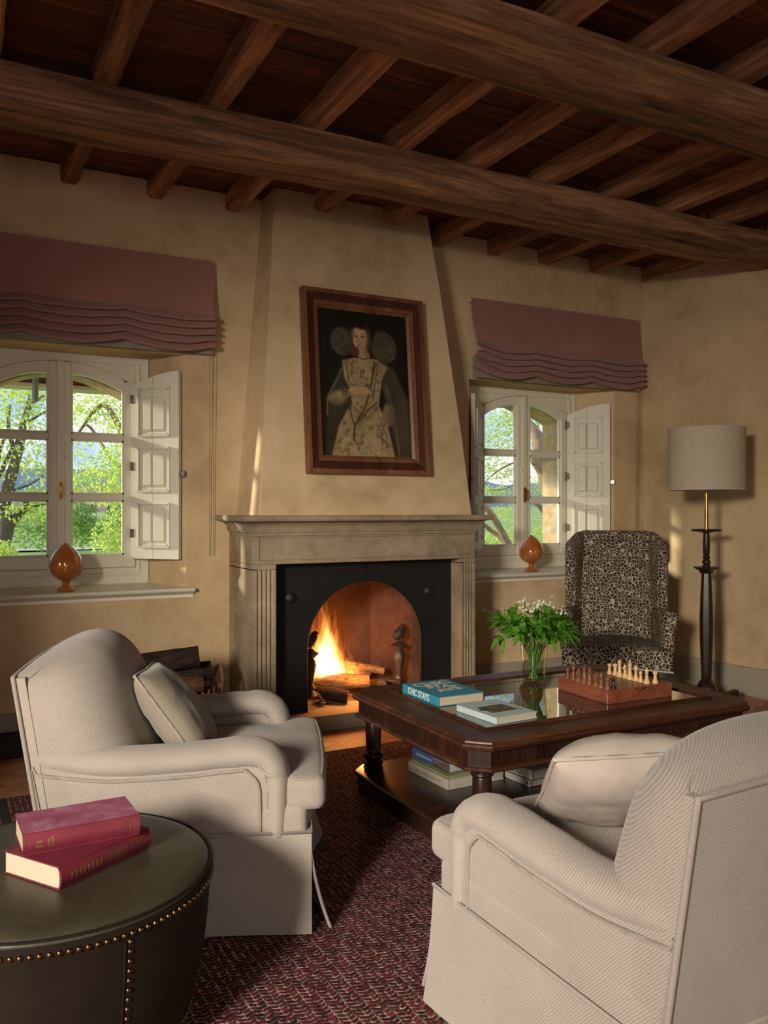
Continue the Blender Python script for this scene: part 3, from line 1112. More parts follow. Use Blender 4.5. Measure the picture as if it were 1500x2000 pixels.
# bird andirons
def andiron(x, y, rz, label):
    r = empty('andiron', (x, y, .107), rz, label, 'andiron', 'bird andirons')
    m = MB()
    m.lathe([(.001, .05), (.030, .05), (.032, .06), (.020, .075), (.013, .09), (.022, .10), (.022, .11), (.012, .13), (.017, .17), (.024, .21), (.030, .245), (.024, .27), (.016, .285), (.034, .305), (.040, .315), (.020, .33), (.012, .34), (.001, .345)], 16, fn=lambda a, z: 1 + .06 * math.cos(6 * a))
    m.xf(Matrix.Diagonal((1.35, 1.35, 1, 1)))
    m.build('stem', M_IRON, r)
    m = MB()
    m.tube(curve_pts([(-.075, 0, .0), (-.07, 0, .03), (-.04, 0, .062), (0, 0, .075), (.04, 0, .062), (.07, 0, .03), (.075, 0, .0)], 20), .012, 8)
    m.box(-.095, -.03, 0, -.055, .03, .014, .003); m.box(.055, -.03, 0, .095, .03, .014, .003)
    m.build('scroll_foot', M_IRON, r)
    m = MB()
    m.tube([(0, .0, .075), (0, .28, .07)], .011, 8)
    m.tube([(0, .27, .072), (0, .28, 0)], .011, 8)
    m.build('log_bar', M_IRON, r)
    # bird: body, head, beak, tail as one skinned outline of spheres lofted along its back
    m = MB()
    sp = [((-.062, 0, .372), .006), ((-.045, 0, .378), .012), ((-.020, 0, .390), .026), ((.004, 0, .402), .031), ((.022, 0, .420), .022), ((.030, 0, .440), .019), ((.038, 0, .446), .015), ((.050, 0, .444), .006), ((.060, 0, .440), .002)]
    m.tube([p for p, _ in sp], [q * 1.25 for _, q in sp], 12)
    for s in (-.01, .01):
        m.tube([(.0, s, .38), (.004, s, .34)], .004, 6)
    m.xf(Matrix.Translation((0, 0, -.012)))
    m.build('bird_finial', M_IRON, r)
    return r
andiron(2.000, 4.765, 0, 'black iron andiron with a bird finial in front of the flames')
andiron(2.630, 4.79, R(18), 'black iron andiron with a bird finial away from the flames')

# logs and ash in the fire
def bark(name, d, l):
    m = NT(name)
    v = m.coord(scale=(1, 6, 6))
    a = m.noise(v, 12, 6, .7, .8)
    m.color(m.ramp(a, [(.35, d), (.65, l)]))
    m.rough(.95); m.spec(.1)
    m.bump(a, .9, .012)
    return m.m
M_BARK = bark('dark_bark', (.012, .008, .007), (.055, .032, .025))
M_BARKR = bark('reddish_bark', (.05, .022, .014), (.16, .075, .045))
M_BARKB = bark('burning_bark', (.06, .035, .02), (.30, .19, .10))
M_CUT = plain('cut_wood', (.40, .27, .13), .85, var=.25, vscale=40)
M_CUTD = plain('old_cut_wood', (.10, .065, .045), .9, var=.3, vscale=40)
def log(name, a, b, r, m, label, cat, group=None, seed=0, bend=.02):
    a, b = Vector(a), Vector(b)
    root = empty(name, (a + b) / 2, 0, label, cat, group)
    mid = (a + b) / 2
    L = (b - a).length
    q = (b - a).to_track_quat('X', 'Z')
    root.rotation_euler = q.to_euler()
    mm = MB()
    n, k = 14, 16
    rings = []
    for i in range(n + 1):
        x = lerp(-L / 2, L / 2, i / n)
        rr = r * (1 + .14 * n3(x * 9, seed, 0))
        rings.append([(x, rr * math.cos(2 * PI * j / k) * (1 + .12 * n3(j * .8, x * 8, seed)) + bend * math.sin(PI * i / n), rr * math.sin(2 * PI * j / k) * (1 + .12 * n3(j * .8, x * 8, seed + 5))) for j in range(k)])
    ends = (rings[0], rings[-1])
    mm.loft(rings, cap=False)
    mm.build('bark', m, root, smooth=60)
    for rg in ends:
        e = MB()
        e.poly(rg)
        e.build('cut_end', M_CUT if m is not M_BARK else M_CUTD, root, smooth=0, fix=False)
    return root
log('fire_log', (2.02, 4.98, .20), (2.42, 4.80, .205), .045, M_BARKB, 'burning log lying across the andirons with its pale cut end showing', 'log', 'burning logs', 1)
log('fire_log', (2.10, 5.06, .26), (2.52, 5.00, .225), .038, M_BARKB, 'burning log at the rear of the fire', 'log', 'burning logs', 2)
log('fire_log', (2.06, 4.85, .165), (2.24, 4.74, .135), .040, M_BARK, 'charred log tipping down towards the hearth', 'log', 'burning logs', 3)
log('fire_log', (2.22, 4.94, .155), (2.58, 4.90, .155), .036, M_BARKB, 'low burning log beneath the others, beside the bird andiron', 'log', 'burning logs', 4)
log('fire_log', (2.30, 5.02, .29), (2.56, 4.86, .25), .026, M_BARKB, 'thin burning branch on top of the fire', 'log', 'burning logs', 6)
mb = MB()
def ash(u, v):
    x, y = lerp(2.07, 2.57, u), lerp(4.81, 5.04, v)
    e = math.sin(PI * u) * math.sin(PI * v)
    return (x, y, .0945 + .045 * e * (1 + .8 * n3(x * 14, y * 14, 0)))
mb.grid(40, 24, ash)
tag(mb.build('ash_bed', plain('embers_and_ash', (.16, .09, .06), .95, var=.5, vscale=30, bump=.8, bscale=50)), 'bed of ash and broken charcoal under the burning logs', 'ash', kind='stuff')

# flames: closed tongues filled with glowing gas
def gas(name, c, s):
    m = bpy.data.materials.new(name)
    m.use_nodes = True
    nt = m.node_tree
    nt.nodes.clear()
    o = nt.nodes.new('ShaderNodeOutputMaterial')
    e = nt.nodes.new('ShaderNodeEmission')
    e.inputs[0].default_value = (*c, 1)
    e.inputs[1].default_value = s
    nt.links.new(e.outputs[0], o.inputs['Volume'])
    return m
GAS = [gas('flame_white', (1, .66, .28), 30), gas('flame_yellow', (1, .45, .08), 15), gas('flame_orange', (1, .22, .02), 9)]
fire = empty('fire', (2.19, 4.93, .2), 0, 'bright orange log fire burning in the arched fireplace', 'fire')
def flame(x, y, z0, h, r, kind, seed):
    m = MB()
    n = 22
    rings = []
    for i in range(n + 1):
        t = i / n
        prof = (math.sin(PI * min(1, t * 1.7 + .08)) if t < .29 else (1 - ((t - .29) / .71)) ** 1.15)
        rr = max(.0006, r * prof)
        dx = .10 * h * t * n3(t * 2.6, seed, 1) + .02 * n3(t * 7, seed, 4) * t
        dy = .05 * h * t * n3(t * 2.6, seed, 9)
        rings.append([(x - 2.19 + dx + rr * math.cos(2 * PI * k / 12) * (1 + .3 * n3(k * .9, t * 4, seed)), y - 4.93 + dy + rr * .7 * math.sin(2 * PI * k / 12), z0 - .2 + h * t) for k in range(12)])
    m.loft(rings)
    m.build('flame', GAS[kind], fire, smooth=180)
random.seed(5)
for (x, y, z0, h, r, k) in [(2.17, 4.93, .22, .36, .075, 0), (2.21, 4.94, .23, .30, .065, 0), (2.14, 4.92, .22, .26, .055, 0), (2.26, 4.93, .21, .18, .055, 0),
                            (2.16, 4.93, .22, .50, .060, 1), (2.20, 4.95, .22, .44, .075, 1), (2.12, 4.93, .21, .36, .060, 1), (2.25, 4.94, .21, .34, .060, 1), (2.08, 4.94, .21, .20, .050, 1), (2.33, 4.93, .20, .16, .050, 1), (2.38, 4.94, .21, .12, .04, 1),
                            (2.15, 4.95, .24, .60, .040, 2), (2.19, 4.95, .24, .54, .045, 2), (2.23, 4.95, .24, .46, .045, 2), (2.10, 4.95, .22, .44, .045, 2), (2.28, 4.95, .22, .36, .040, 2), (2.06, 4.95, .21, .26, .040, 2), (2.35, 4.95, .2, .22, .035, 2), (2.42, 4.93, .21, .13, .035, 2), (2.30, 4.93, .2, .26, .04, 2)]:
    flame(x, y, z0, h, r, k, random.uniform(0, 99))
lamp('firelight', 'POINT', (2.24, 4.86, .40), None, 6, (1, .33, .07), shadow_soft_size=.10)
lamp('firelight_low', 'POINT', (2.30, 4.74, .27), None, 4, (1, .38, .09), shadow_soft_size=.06)

#--PART2--
# ------------------------------------------------------------------ painting on the chimney hood
def portrait():
    """a plain painted half-length lady in a patterned dress, drawn as paint strokes on a fine canvas grid"""
    nx, ny = 190, 280
    U, V = np.meshgrid((np.arange(nx) + .5) / nx * 1200, (np.arange(ny) + .5) / ny * 1850)
    rng = np.random.default_rng(4)
    img = np.zeros((ny, nx, 3)) + np.array([.011, .010, .007])
    def vnoise(s):
        gx, gy = int(1200 / s) + 3, int(1850 / s) + 3
        g = rng.random((gy, gx))
        x, y = U / s, V / s
        i, j = x.astype(int), y.astype(int)
        fx, fy = x - i, y - j
        fx, fy = fx * fx * (3 - 2 * fx), fy * fy * (3 - 2 * fy)
        return (g[j, i] * (1 - fx) + g[j, i + 1] * fx) * (1 - fy) + (g[j + 1, i] * (1 - fx) + g[j + 1, i + 1] * fx) * fy
    N1, N2, N3 = vnoise(160), vnoise(50), vnoise(18)
    def put(mask, col):
        nonlocal img
        c = np.array(col) if not isinstance(col, np.ndarray) or col.ndim == 1 else col
        img = img * (1 - mask[..., None]) + c * mask[..., None]
    def sm(d, soft): return np.clip(.5 - d / soft, 0, 1)
    def ell(cx, cy, rx, ry, soft=14, rot=0):
        c, s = math.cos(rot), math.sin(rot)
        x, y = (U - cx) * c + (V - cy) * s, -(U - cx) * s + (V - cy) * c
        q = np.sqrt((x / rx) ** 2 + (y / ry) ** 2)
        return sm((q - 1) * min(rx, ry), soft)
    def pol(pts, soft=14):
        inside = np.zeros_like(U, bool)
        dist = np.full_like(U, 1e9)
        n = len(pts)
        for i in range(n):
            (x0, y0), (x1, y1) = pts[i], pts[(i + 1) % n]
            cond = ((y0 > V) != (y1 > V))
            with np.errstate(divide='ignore', invalid='ignore'):
                xi = (x1 - x0) * (V - y0) / (y1 - y0 + 1e-9) + x0
            inside ^= cond & (U < xi)
            t = np.clip(((U - x0) * (x1 - x0) + (V - y0) * (y1 - y0)) / ((x1 - x0) ** 2 + (y1 - y0) ** 2), 0, 1)
            dist = np.minimum(dist, np.hypot(U - x0 - t * (x1 - x0), V - y0 - t * (y1 - y0)))
        return sm(np.where(inside, -dist, dist), soft)
    def line(pts, w, soft=6):
        dist = np.full_like(U, 1e9)
        for (x0, y0), (x1, y1) in zip(pts[:-1], pts[1:]):
            t = np.clip(((U - x0) * (x1 - x0) + (V - y0) * (y1 - y0)) / ((x1 - x0) ** 2 + (y1 - y0) ** 2 + 1e-9), 0, 1)
            dist = np.minimum(dist, np.hypot(U - x0 - t * (x1 - x0), V - y0 - t * (y1 - y0)))
        return sm(dist - w, soft)
    def dots(pts, n, r, col, a=1):
        P = np.array(pts, float)
        seg = np.r_[0, np.cumsum(np.hypot(*np.diff(P, axis=0).T))]
        for t in np.linspace(0, seg[-1], n):
            put(a * ell(np.interp(t, seg, P[:, 0]), np.interp(t, seg, P[:, 1]), r, r, 6), col)
    # wide lace collar wings
    lace = np.stack([.050 + .05 * N2, .043 + .042 * N2, .026 + .026 * N2], -1)
    put(.85 * ell(320, 405, 150, 165, 60, .2), lace)
    put(.85 * ell(855, 440, 170, 195, 60, -.3), lace)
    for k in range(17):
        a = math.pi * (.62 + .95 * k / 16)
        put(.8 * ell(320 + 150 * math.cos(a), 405 - 165 * math.sin(a), 9, 9, 8), (.13, .12, .08))
        a = math.pi * (.48 - .95 * k / 16)
        put(.8 * ell(855 + 165 * math.cos(a), 440 - 190 * math.sin(a), 9, 9, 8), (.13, .12, .08))
    # mantle
    man = np.stack([.045 + .035 * N1, .037 + .027 * N1, .022 + .014 * N1], -1)
    put(pol([(300, 640), (200, 900), (70, 1130), (60, 1850), (200, 1850), (420, 1300), (430, 800)], 40) * .55, man)
    put(pol([(850, 640), (980, 700), (1080, 900), (1180, 1150), (1190, 1850), (980, 1850), (900, 1300), (820, 950)], 40) * .95, man)
    put(line([(285, 760), (190, 950), (95, 1120), (80, 1330)], 9, 10) * .8, (.16, .12, .06))
    put(line([(870, 930), (930, 1150), (980, 1400), (1020, 1830)], 10, 10) * .8, (.14, .105, .055))
    # gown
    dr = np.stack([.20 + .12 * N1 + .05 * N3, .145 + .09 * N1 + .04 * N3, .072 + .045 * N1 + .02 * N3], -1)
    put(pol([(300, 650), (430, 610), (510, 600), (620, 600), (760, 600), (905, 690), (820, 850), (790, 1000), (760, 1190), (860, 1380), (960, 1850), (120, 1850), (220, 1480), (330, 1280), (410, 1190), (380, 980), (320, 860)], 22), dr)
    put(.55 * pol([(430, 1200), (590, 1330), (770, 1190), (760, 1230), (595, 1400), (420, 1250)], 20), (.10, .065, .035))
    rng2 = np.random.default_rng(12)
    for k in range(150):
        x, y = rng2.uniform(140, 940), rng2.uniform(640, 1830)
        hw = 240 if y < 1150 else lerp(200, 420, (y - 1150) / 700)
        if abs(x - (570 if y < 1150 else 545)) > hw: continue
        c = (.10, .03, .018) if rng2.random() < .6 else (.07, .045, .02)
        for q in range(5):
            a = q * 2 * math.pi / 5
            put(.7 * ell(x + 15 * math.cos(a), y + 15 * math.sin(a), 8, 8, 8), c)
    for ln in ([(350, 660), (370, 900), (440, 980)], [(440, 640), (410, 830)], [(720, 620), (680, 850)], [(780, 640), (720, 900), (690, 1120)], [(530, 620), (540, 850)]):
        put(.75 * line(ln, 9, 10), (.07, .03, .016))
        dots(ln, 9, 8, (.20, .14, .06), .8)
    put(.6 * pol([(780, 680), (900, 690), (830, 830), (790, 800)], 12), (.30, .16, .09))
    # jewelled chain
    ch = [(735, 650), (690, 860), (650, 980), (625, 1090), (575, 1230), (500, 1350), (430, 1460), (410, 1640)]
    put(.85 * line(ch, 13, 10), (.022, .012, .008))
    dots(ch, 30, 7, (.16, .10, .04), .9)
    ch = [(370, 1210), (400, 1370), (430, 1450), (520, 1370), (620, 1250), (740, 1150)]
    put(.85 * line(ch, 10, 8), (.022, .012, .008))
    dots(ch, 24, 6, (.16, .10, .04), .9)
    # sleeves
    sl = np.stack([.20 + .09 * N2, .155 + .06 * N2, .075 + .03 * N2], -1)
    put(ell(225, 1120, 120, 85, 40, -.35), sl)
    put(.6 * ell(215, 1185, 115, 50, 60, -.1), (.045, .04, .025))
    put(pol([(845, 1170), (960, 1180), (950, 1400), (820, 1500), (770, 1460), (800, 1320)], 40), sl * .8)
    put(.5 * ell(930, 1330, 50, 180, 60), (.05, .045, .03))
    # neck, chest, face
    skin = np.array([.40, .27, .145])
    sh = np.array([.20, .115, .058])
    put(pol([(525, 470), (655, 470), (665, 600), (600, 680), (540, 740), (505, 620)], 16), skin * .85)
    put(.6 * pol([(600, 500), (660, 480), (665, 600), (610, 590)], 40), sh)
    put(ell(590, 290, 145, 175, 18), (.012, .009, .007))
    put(pol([(600, 170), (690, 260), (700, 520), (640, 520)], 20), (.012, .009, .007))
    put(ell(548, 350, 95, 165, 12, .06), skin)
    put(ell(560, 175, 120, 62, 22, .05), (.012, .009, .007))
    put(.55 * ell(630, 390, 45, 140, 60, .1), sh)
    put(.35 * ell(560, 480, 60, 30, 40), sh)
    put(.5 * ell(510, 280, 60, 50, 60), skin * 1.25)
    put(.35 * ell(590, 395, 30, 26, 30), (.42, .20, .12))
    for x, w in ((488, 26), (582, 30)):
        put(.9 * ell(x, 328, w, 12, 8), (.30, .22, .14))
        put(ell(x, 328, 12, 12, 6), (.03, .018, .012))
        put(.8 * line([(x - w, 324), (x, 314), (x + w, 322)], 3, 6), (.04, .022, .014))
        put(.7 * line([(x - w - 4, 300), (x, 284), (x + w + 6, 296)], 4, 8), (.08, .045, .025))
    put(.5 * line([(522, 320), (515, 390), (530, 405)], 5, 12), sh)
    put(.6 * ell(535, 402, 20, 8, 10), sh * .8)
    put(.9 * ell(532, 442, 32, 11, 8), (.26, .075, .055))
    put(.8 * line([(502, 440), (560, 443)], 2.5, 4), (.08, .02, .018))
    put(.5 * ell(535, 468, 26, 7, 12), sh)
    put(ell(470, 520, 62, 62, 18), (.085, .028, .022))
    for k in range(9):
        a = k * .7
        put(.7 * ell(470 + 32 * math.cos(a), 515 + 32 * math.sin(a), 15, 13, 10), (.15, .045, .035))
    dots([(510, 590), (570, 612), (640, 600), (700, 570)], 16, 7, (.03, .015, .01))
    # hands with fingers
    put(ell(470, 1030, 105, 66, 14, .05), skin * .95)
    for k, (yy, L) in enumerate(((985, 610), (1005, 640), (1030, 640), (1055, 610))):
        put(line([(500, yy + 8), (L, yy)], 15, 8), skin * (1 - .05 * k))
        put(.6 * line([(520, yy + 22), (L, yy + 15)], 3, 6), sh)
    put(.55 * ell(450, 1085, 90, 24, 30), sh)
    put(pol([(690, 1590), (780, 1610), (770, 1720), (700, 1800), (640, 1800), (640, 1680)], 18), skin * .9)
    for k in range(3):
        put(.6 * line([(668 + 24 * k, 1690), (655 + 26 * k, 1790)], 3, 6), sh)
    put(pol([(520, 1700), (650, 1640), (645, 1830), (480, 1830)], 16), (.27, .22, .12))
    put(.5 * line([(530, 1740), (640, 1660)], 4, 8), (.12, .09, .05))
    # lace cuffs
    for cx, cy, rx, ry in ((335, 1060, 58, 78), (775, 1545, 70, 62)):
        for k in range(46):
            a, q = rng2.uniform(0, 6.28), rng2.uniform(.1, 1)
            put(.7 * ell(cx + rx * q * math.cos(a), cy + ry * q * math.sin(a), 10, 10, 7), (.22, .18, .10) if k % 2 else (.05, .04, .025))
    img *= (.85 + .3 * N3[..., None])
    return nx, ny, np.clip(img, 0, 1)

PN = Vector((0, 1, .094)).normalized()      # the hood face leans back: local z up along the face
tilt = math.atan(.094)
pic = empty('framed_painting', (2.297, 4.5815 - .012, 1.505), 0, 'dark oil portrait of a lady in a wooden frame on the chimney hood', 'painting')
pic.rotation_euler = (-tilt, 0, 0)
PW, PH, BW = .815, 1.108, .108
nx, ny, img = portrait()
cw, chh = PW - 2 * BW + .01, PH - 2 * BW + .01
me = bpy.data.meshes.new('canvas')
vx = [(-cw / 2 + cw * i / nx, -.018, BW - .005 + chh * (1 - j / ny)) for j in range(ny + 1) for i in range(nx + 1)]
fc = [(j * (nx + 1) + i, (j + 1) * (nx + 1) + i, (j + 1) * (nx + 1) + i + 1, j * (nx + 1) + i + 1) for j in range(ny) for i in range(nx)]
me.from_pydata(vx, [], fc)
ca = me.color_attributes.new('paint', 'FLOAT_COLOR', 'CORNER')
buf = np.ones((nx * ny, 4, 4), np.float32)
buf[:, :, :3] = img.reshape(-1, 1, 3)
ca.data.foreach_set('color', buf.reshape(-1))
pm = NT('oil_paint_on_canvas')
an = pm.nt.nodes.new('ShaderNodeVertexColor')
an.layer_name = 'paint'
pm.color(an.outputs['Color'])
pm.rough(.45); pm.spec(.3)
me.materials.append(pm.m)
co = bpy.data.objects.new('canvas', me)
COL.objects.link(co)
co.parent = pic
def frame_ring(o0, o1, y0, y1, y2=None):
    """a mitred ring between two insets; y0 at the outside edge, y1 at the inside edge"""
    m = MB()
    def rr(o, y): return [(-PW / 2 + o, y, o), (PW / 2 - o, y, o), (PW / 2 - o, y, PH - o), (-PW / 2 + o, y, PH - o)]
    m.loft([rr(o0, 0), rr(o0, y0), rr(o1, y1), rr(o1, 0)], cap=False)
    return m
M_FR1 = wood('pine_frame_moulding', (.13, .045, .018), (.30, .125, .055), 'Z', .45, 1.5, bump=.1)
M_FR2 = wood('red_brown_frame_band', (.045, .014, .008), (.105, .032, .017), 'Z', .4, 1.5, bump=.08)
frame_ring(0, .026, -.050, -.052).build('outer_moulding', M_FR1, pic, smooth=0)
frame_ring(.026, .072, -.046, -.034).build('frame_band', M_FR2, pic, smooth=0)
m = frame_ring(.072, .094, -.046, -.040)
m.build('inner_moulding', M_FR1, pic, smooth=0)
frame_ring(.094, .110, -.034, -.022).build('slip_moulding', M_FR1, pic, smooth=0)

# ------------------------------------------------------------------ rug
mb = MB()
RX0, RX1, RY0, RY1 = .25, 4.45, .3, 4.125
mb.box(RX0, RY0, 0.0005, RX1, RY1, .012, .003)
rg = empty('rug', (0, 0, 0), 0, 'dark red and grey herringbone woven rug under the seating', 'rug')
mb.build('rug_weave', M_RUG, rg, smooth=0)
mb = MB()
mb.box(RX0 - .022, RY0, .0004, RX0 + .014, RY1 + .002, .0135, .004, 2)
mb.build('rug_binding', M_RUGB, rg, smooth=0)

# ------------------------------------------------------------------ armchairs
FZ = .013     # rug surface
def armchair(loc, rz, label):
    r = empty('armchair', loc, rz, label, 'armchair', None)
    # base under the seat
    m = MB()
    m.rbox((-.01, 0, .30), (.395, .388, .10), .03, 8)
    m.build('seat_base', M_CHAIRF, r, smooth=60)
    m = MB()
    m.rbox((.345, 0, .338), (.055, .345, .042), .036, 8, fn=lambda x, y, z: (x, y, z + .006 * n3(y * 7, x * 5, 1)))
    m.build('front_border', M_CHAIRF, r, smooth=60)
    # arms: flat panel with a roll on top that turns down at the front
    for s in (-1, 1):
        arm = MB()
        path = curve_pts([(-.425, s * .330, .560), (-.36, s * .333, .547), (-.20, s * .335, .530), (.0, s * .335, .535), (.14, s * .336, .546), (.215, s * .337, .548), (.262, s * .337, .530), (.287, s * .336, .485), (.290, s * .335, .42), (.290, s * .335, .30)], 60)
        N = len(path)
        rings = []
        for i, p in enumerate(path):
            t = (path[min(i + 1, N - 1)] - path[max(i - 1, 0)]).normalized()
            nrm = Vector((-t.z, 0, t.x))
            hw = lerp(.060, .070, sstep(0, .4, i / N)) if i < N * .75 else .066
            hh = .046 if i < N * .7 else lerp(.046, .036, (i / N - .7) / .3)
            pu = .004 * n3(i * .25, s, 3)
            rings.append([p + nrm * (hh + pu) * math.sin(2 * PI * k / 18) + Vector((0, 1, 0)) * hw * math.cos(2 * PI * k / 18) for k in range(18)])
        arm.loft(rings)
        a = arm.build('arm', M_CHAIRF, r, smooth=60)
        pn = MB()
        top = [(p.x, p.z - .02) for p in path if p.x > -.44 and p.z > .46 and p.x < .26]
        poly = [(-.395, .30)] + [(-.425, .53)] + top + [(.272, .46), (.272, .30)]
        pn.prism([(x, s * .300, z) for x, z in poly], (0, s * .085, 0))
        bmesh.ops.bevel(pn.bm, geom=list(pn.bm.edges), offset=.010, segments=3, affect='EDGES')
        pn.build('arm_panel', M_CHAIRF, a, smooth=60)
        pp = MB()
        out = [(-.385, .31), (-.43, .53)] + [(p.x, p.z - .043) for p in path if -.42 < p.x < .20 and p.z > .46] + [(.225, .478), (.238, .44), (.240, .31)]
        pp.tube(curve_pts([(x, s * .389, z) for x, z in out], 90), .0055, 6)
        pp.build('piping', M_PIPE, a, smooth=60)
    # seat cushion, T-shaped
    def tee(x, y, z):
        # x in -.3 .. +.3 local
        k = lerp(.76, 1.0, sstep(.155, .185, x))
        puff = (1 - (x / .31) ** 2) * (1 - (y / .386) ** 2)
        zz = z * (1 + .42 * max(0, puff)) + (.010 * puff)
        bow = .012 * (1 - (y / .36) ** 2) * (1 if x > 0 else 0) * (x / .3)
        return (x + bow, y * k, zz + .004 * n3(x * 6, y * 6, 2))
    m = MB()
    m.rbox((.135, 0, .424), (.305, .385, .052), .030, 26, fn=tee)
    cu = m.build('seat_cushion', M_CHAIRF, r, smooth=60)
    for zz in (.472, .380):
        m = MB()
        o = []
        H = (.305 - .012, .385 - .012)
        cr = .04
        for (sx, sy, a0) in ((1, -1, -90), (1, 1, 0), (-1, 1, 90), (-1, -1, 180)):
            for q in range(5):
                a = R(a0 + 90 * q / 4)
                o.append((sx * (H[0] - cr) + cr * math.cos(a), sy * (H[1] - cr) + cr * math.sin(a)))
        dense = []
        for i in range(len(o)):
            a, b = o[i], o[(i + 1) % len(o)]
            st = max(1, int(math.hypot(b[0] - a[0], b[1] - a[1]) / .02))
            dense += [(lerp(a[0], b[0], q / st), lerp(a[1], b[1], q / st)) for q in range(st)]
        pts = []
        for x, y in dense:
            z0 = (zz - .424)
            p = tee(x, y, z0 * .93)
            pts.append((p[0] + .135, p[1], p[2] + .424))
        m.tube(pts, .0055, 6, loop=True)
        m.build('piping', M_PIPE, cu, smooth=60)
    # back: deep rolled cushion back that bulges from a flat, piped outside back
    def xr(z): return -.400 - (z - .30) * .165
    def zr(y): return .800 + .014 * math.cos(PI * y / .8)
    pc = curve_pts([(-.480, 0, .806), (-.452, 0, .842), (-.395, 0, .868), (-.325, 0, .876), (-.262, 0, .852), (-.212, 0, .795), (-.176, 0, .715), (-.146, 0, .625), (-.118, 0, .53), (-.108, 0, .44), (-.14, 0, .36)], 50)
    NP = len(pc)
    def bk_pt(u, v):
        vv = math.sin(PI / 2 * (2 * u - 1))
        y = .388 * vv
        kk = max(0, 1 - abs(vv) ** 3.4) ** (1 / 3.4)
        ii = max(0, min(NP - 1.001, v * (NP - 1)))
        q = pc[int(ii)].lerp(pc[int(ii) + 1], ii - int(ii))
        zb = lerp(zr(y), .34, (v ** 1.15))
        crown = .80 + .20 * math.cos(vv * PI / 2)
        bx, bz = xr(zb), zb
        dz = (q.z - bz)
        return (bx + (q.x - bx) * kk, y, bz + dz * kk * (crown if dz > 0 else 1) + .003 * n3(y * 8, v * 6, 1))
    m = MB()
    m.grid(40, NP - 1, bk_pt)
    bk = m.build('backrest', M_CHAIRF, r, smooth=70)
    m = MB()
    def ob(u, v):
        y = lerp(-.390, .390, u)
        z = lerp(.30, zr(y), v)
        return (xr(z) - .004 * math.sin(PI * u), y, z)
    m.grid(24, 20, ob, thick=(.035, 0, 0))
    m.build('outside_back', M_CHAIRF, bk, smooth=50)
    m = MB()
    e = [ob(0, v / 20) for v in range(21)] + [ob(u / 24, 1) for u in range(1, 24)] + [ob(1, 1 - v / 20) for v in range(21)]
    m.tube([(x + .002, y * 1.006, z + .002) for x, y, z in e], .0072, 8)
    m.build('piping', M_PIPE, bk, smooth=60)
    for sy in (-1, 1):
        m = MB()
        P = [bk_pt(.5 + sy * (.5 - .17 * t), .02 + .17 * t + .05 * math.sin(PI * t)) for t in np.linspace(.12, 1, 14)]
        m.tube([(x, y, z) for x, y, z in P], [.0012 + .0016 * math.sin(PI * i / 13) for i in range(14)], 6)
        m.build('corner_pleat', M_PIPE, bk, smooth=60)
    # skirt with kick pleats at the corners
    def panel(x0, y0, x1, y1, nx_, ny_, kick0, kick1, seed):
        mm = MB()
        def P(u, v):
            fl = .016 * v + (kick0 * (1 - sstep(0, .35, u)) + kick1 * sstep(.65, 1, u)) * v * v
            wv = .005 * v * n3(u * 4, v * 2, seed)
            return (lerp(x0, x1, u) + nx_ * (fl + wv), lerp(y0, y1, u) + ny_ * (fl + wv), lerp(.312, FZ + .004, v))
        mm.grid(30, 12, P, thick=(-nx_ * .009, -ny_ * .009, 0))
        return mm
    b = .393
    panel(.392, -b, .392, b, 1, 0, .050, .050, 1).build('skirt', M_CHAIRF, r, smooth=60)
    panel(-.40, -b, .396, -b, 0, -1, 0, .016, 2).build('skirt', M_CHAIRF, r, smooth=60)
    panel(-.40, b, .396, b, 0, 1, 0, .016, 3).build('skirt', M_CHAIRF, r, smooth=60)
    panel(-.405, -b, -.405, b, -1, 0, 0, 0, 4).build('skirt', M_CHAIRF, r, smooth=60)
    for s in (-1, 1):
        m = MB()
        m.prism([(.36, s * .375, .30), (.385, s * .37, .30), (.385, s * .392, .30), (.36, s * .392, .30)], (0.004, s * .006, -.30 + FZ + .006))
        m.build('skirt_pleat', M_CHAIRF, r, smooth=0)
    m = MB()
    m.tube([(-.405, -b - .001, .313), (.395, -b - .001, .313), (.395, b + .001, .313), (-.405, b + .001, .313)], .0055, 6, loop=True)
    m.build('skirt_welt', M_PIPE, r, smooth=60)
    return r
LA = R(-21.4)
armchair((.784, 2.904, 0), LA, 'oatmeal twill armchair with its back to the log basket, behind the leather ottoman')
armchair((1.545, 1.515, 0), R(90), 'oatmeal twill armchair facing the coffee table and fire, holding a cream velvet cushion')

def cushion(name, size, thick, M, mat, pmat, label, seed, pinch=.07, height=None):
    """square scatter cushion: puffed middle, pinched corners, welt round the edge"""
    r = empty(name, (0, 0, 0), 0, label, 'cushion')
    h = size / 2
    hz_ = (height or size) / 2
    def P(u, v, sg):
        x, y = lerp(-1, 1, u), lerp(-1, 1, v)
        e = (1 - x * x) * (1 - y * y)
        pz = thick / 2 * (max(0, e) ** .42) * (1 + .10 * n3(x * 2.2, y * 2.2, seed)) + .004 * n3(x * 6, y * 6, seed + 2) * e
        pull = 1 - pinch * (1 - abs(x * y)) * (abs(x) ** 6 + abs(y) ** 6) * .5
        return (h * x * pull, sg * pz, hz_ * y * pull)
    m = MB()
    m.grid(34, 34, lambda u, v: P(u, v, 1))
    m.grid(34, 34, lambda u, v: P(u, v, -1))
    bmesh.ops.remove_doubles(m.bm, verts=m.bm.verts, dist=.0004)
    m.build('cushion_body', mat, r, smooth=80)
    m = MB()
    e = [P(k / 34, 0, 1) for k in range(34)] + [P(1, k / 34, 1) for k in range(34)] + [P(1 - k / 34, 1, 1) for k in range(34)] + [P(0, 1 - k / 34, 1) for k in range(34)]
    m.tube(e, .0055, 6, loop=True)
    m.build('welt', pmat, r, smooth=60)
    r.matrix_world = M
    return r
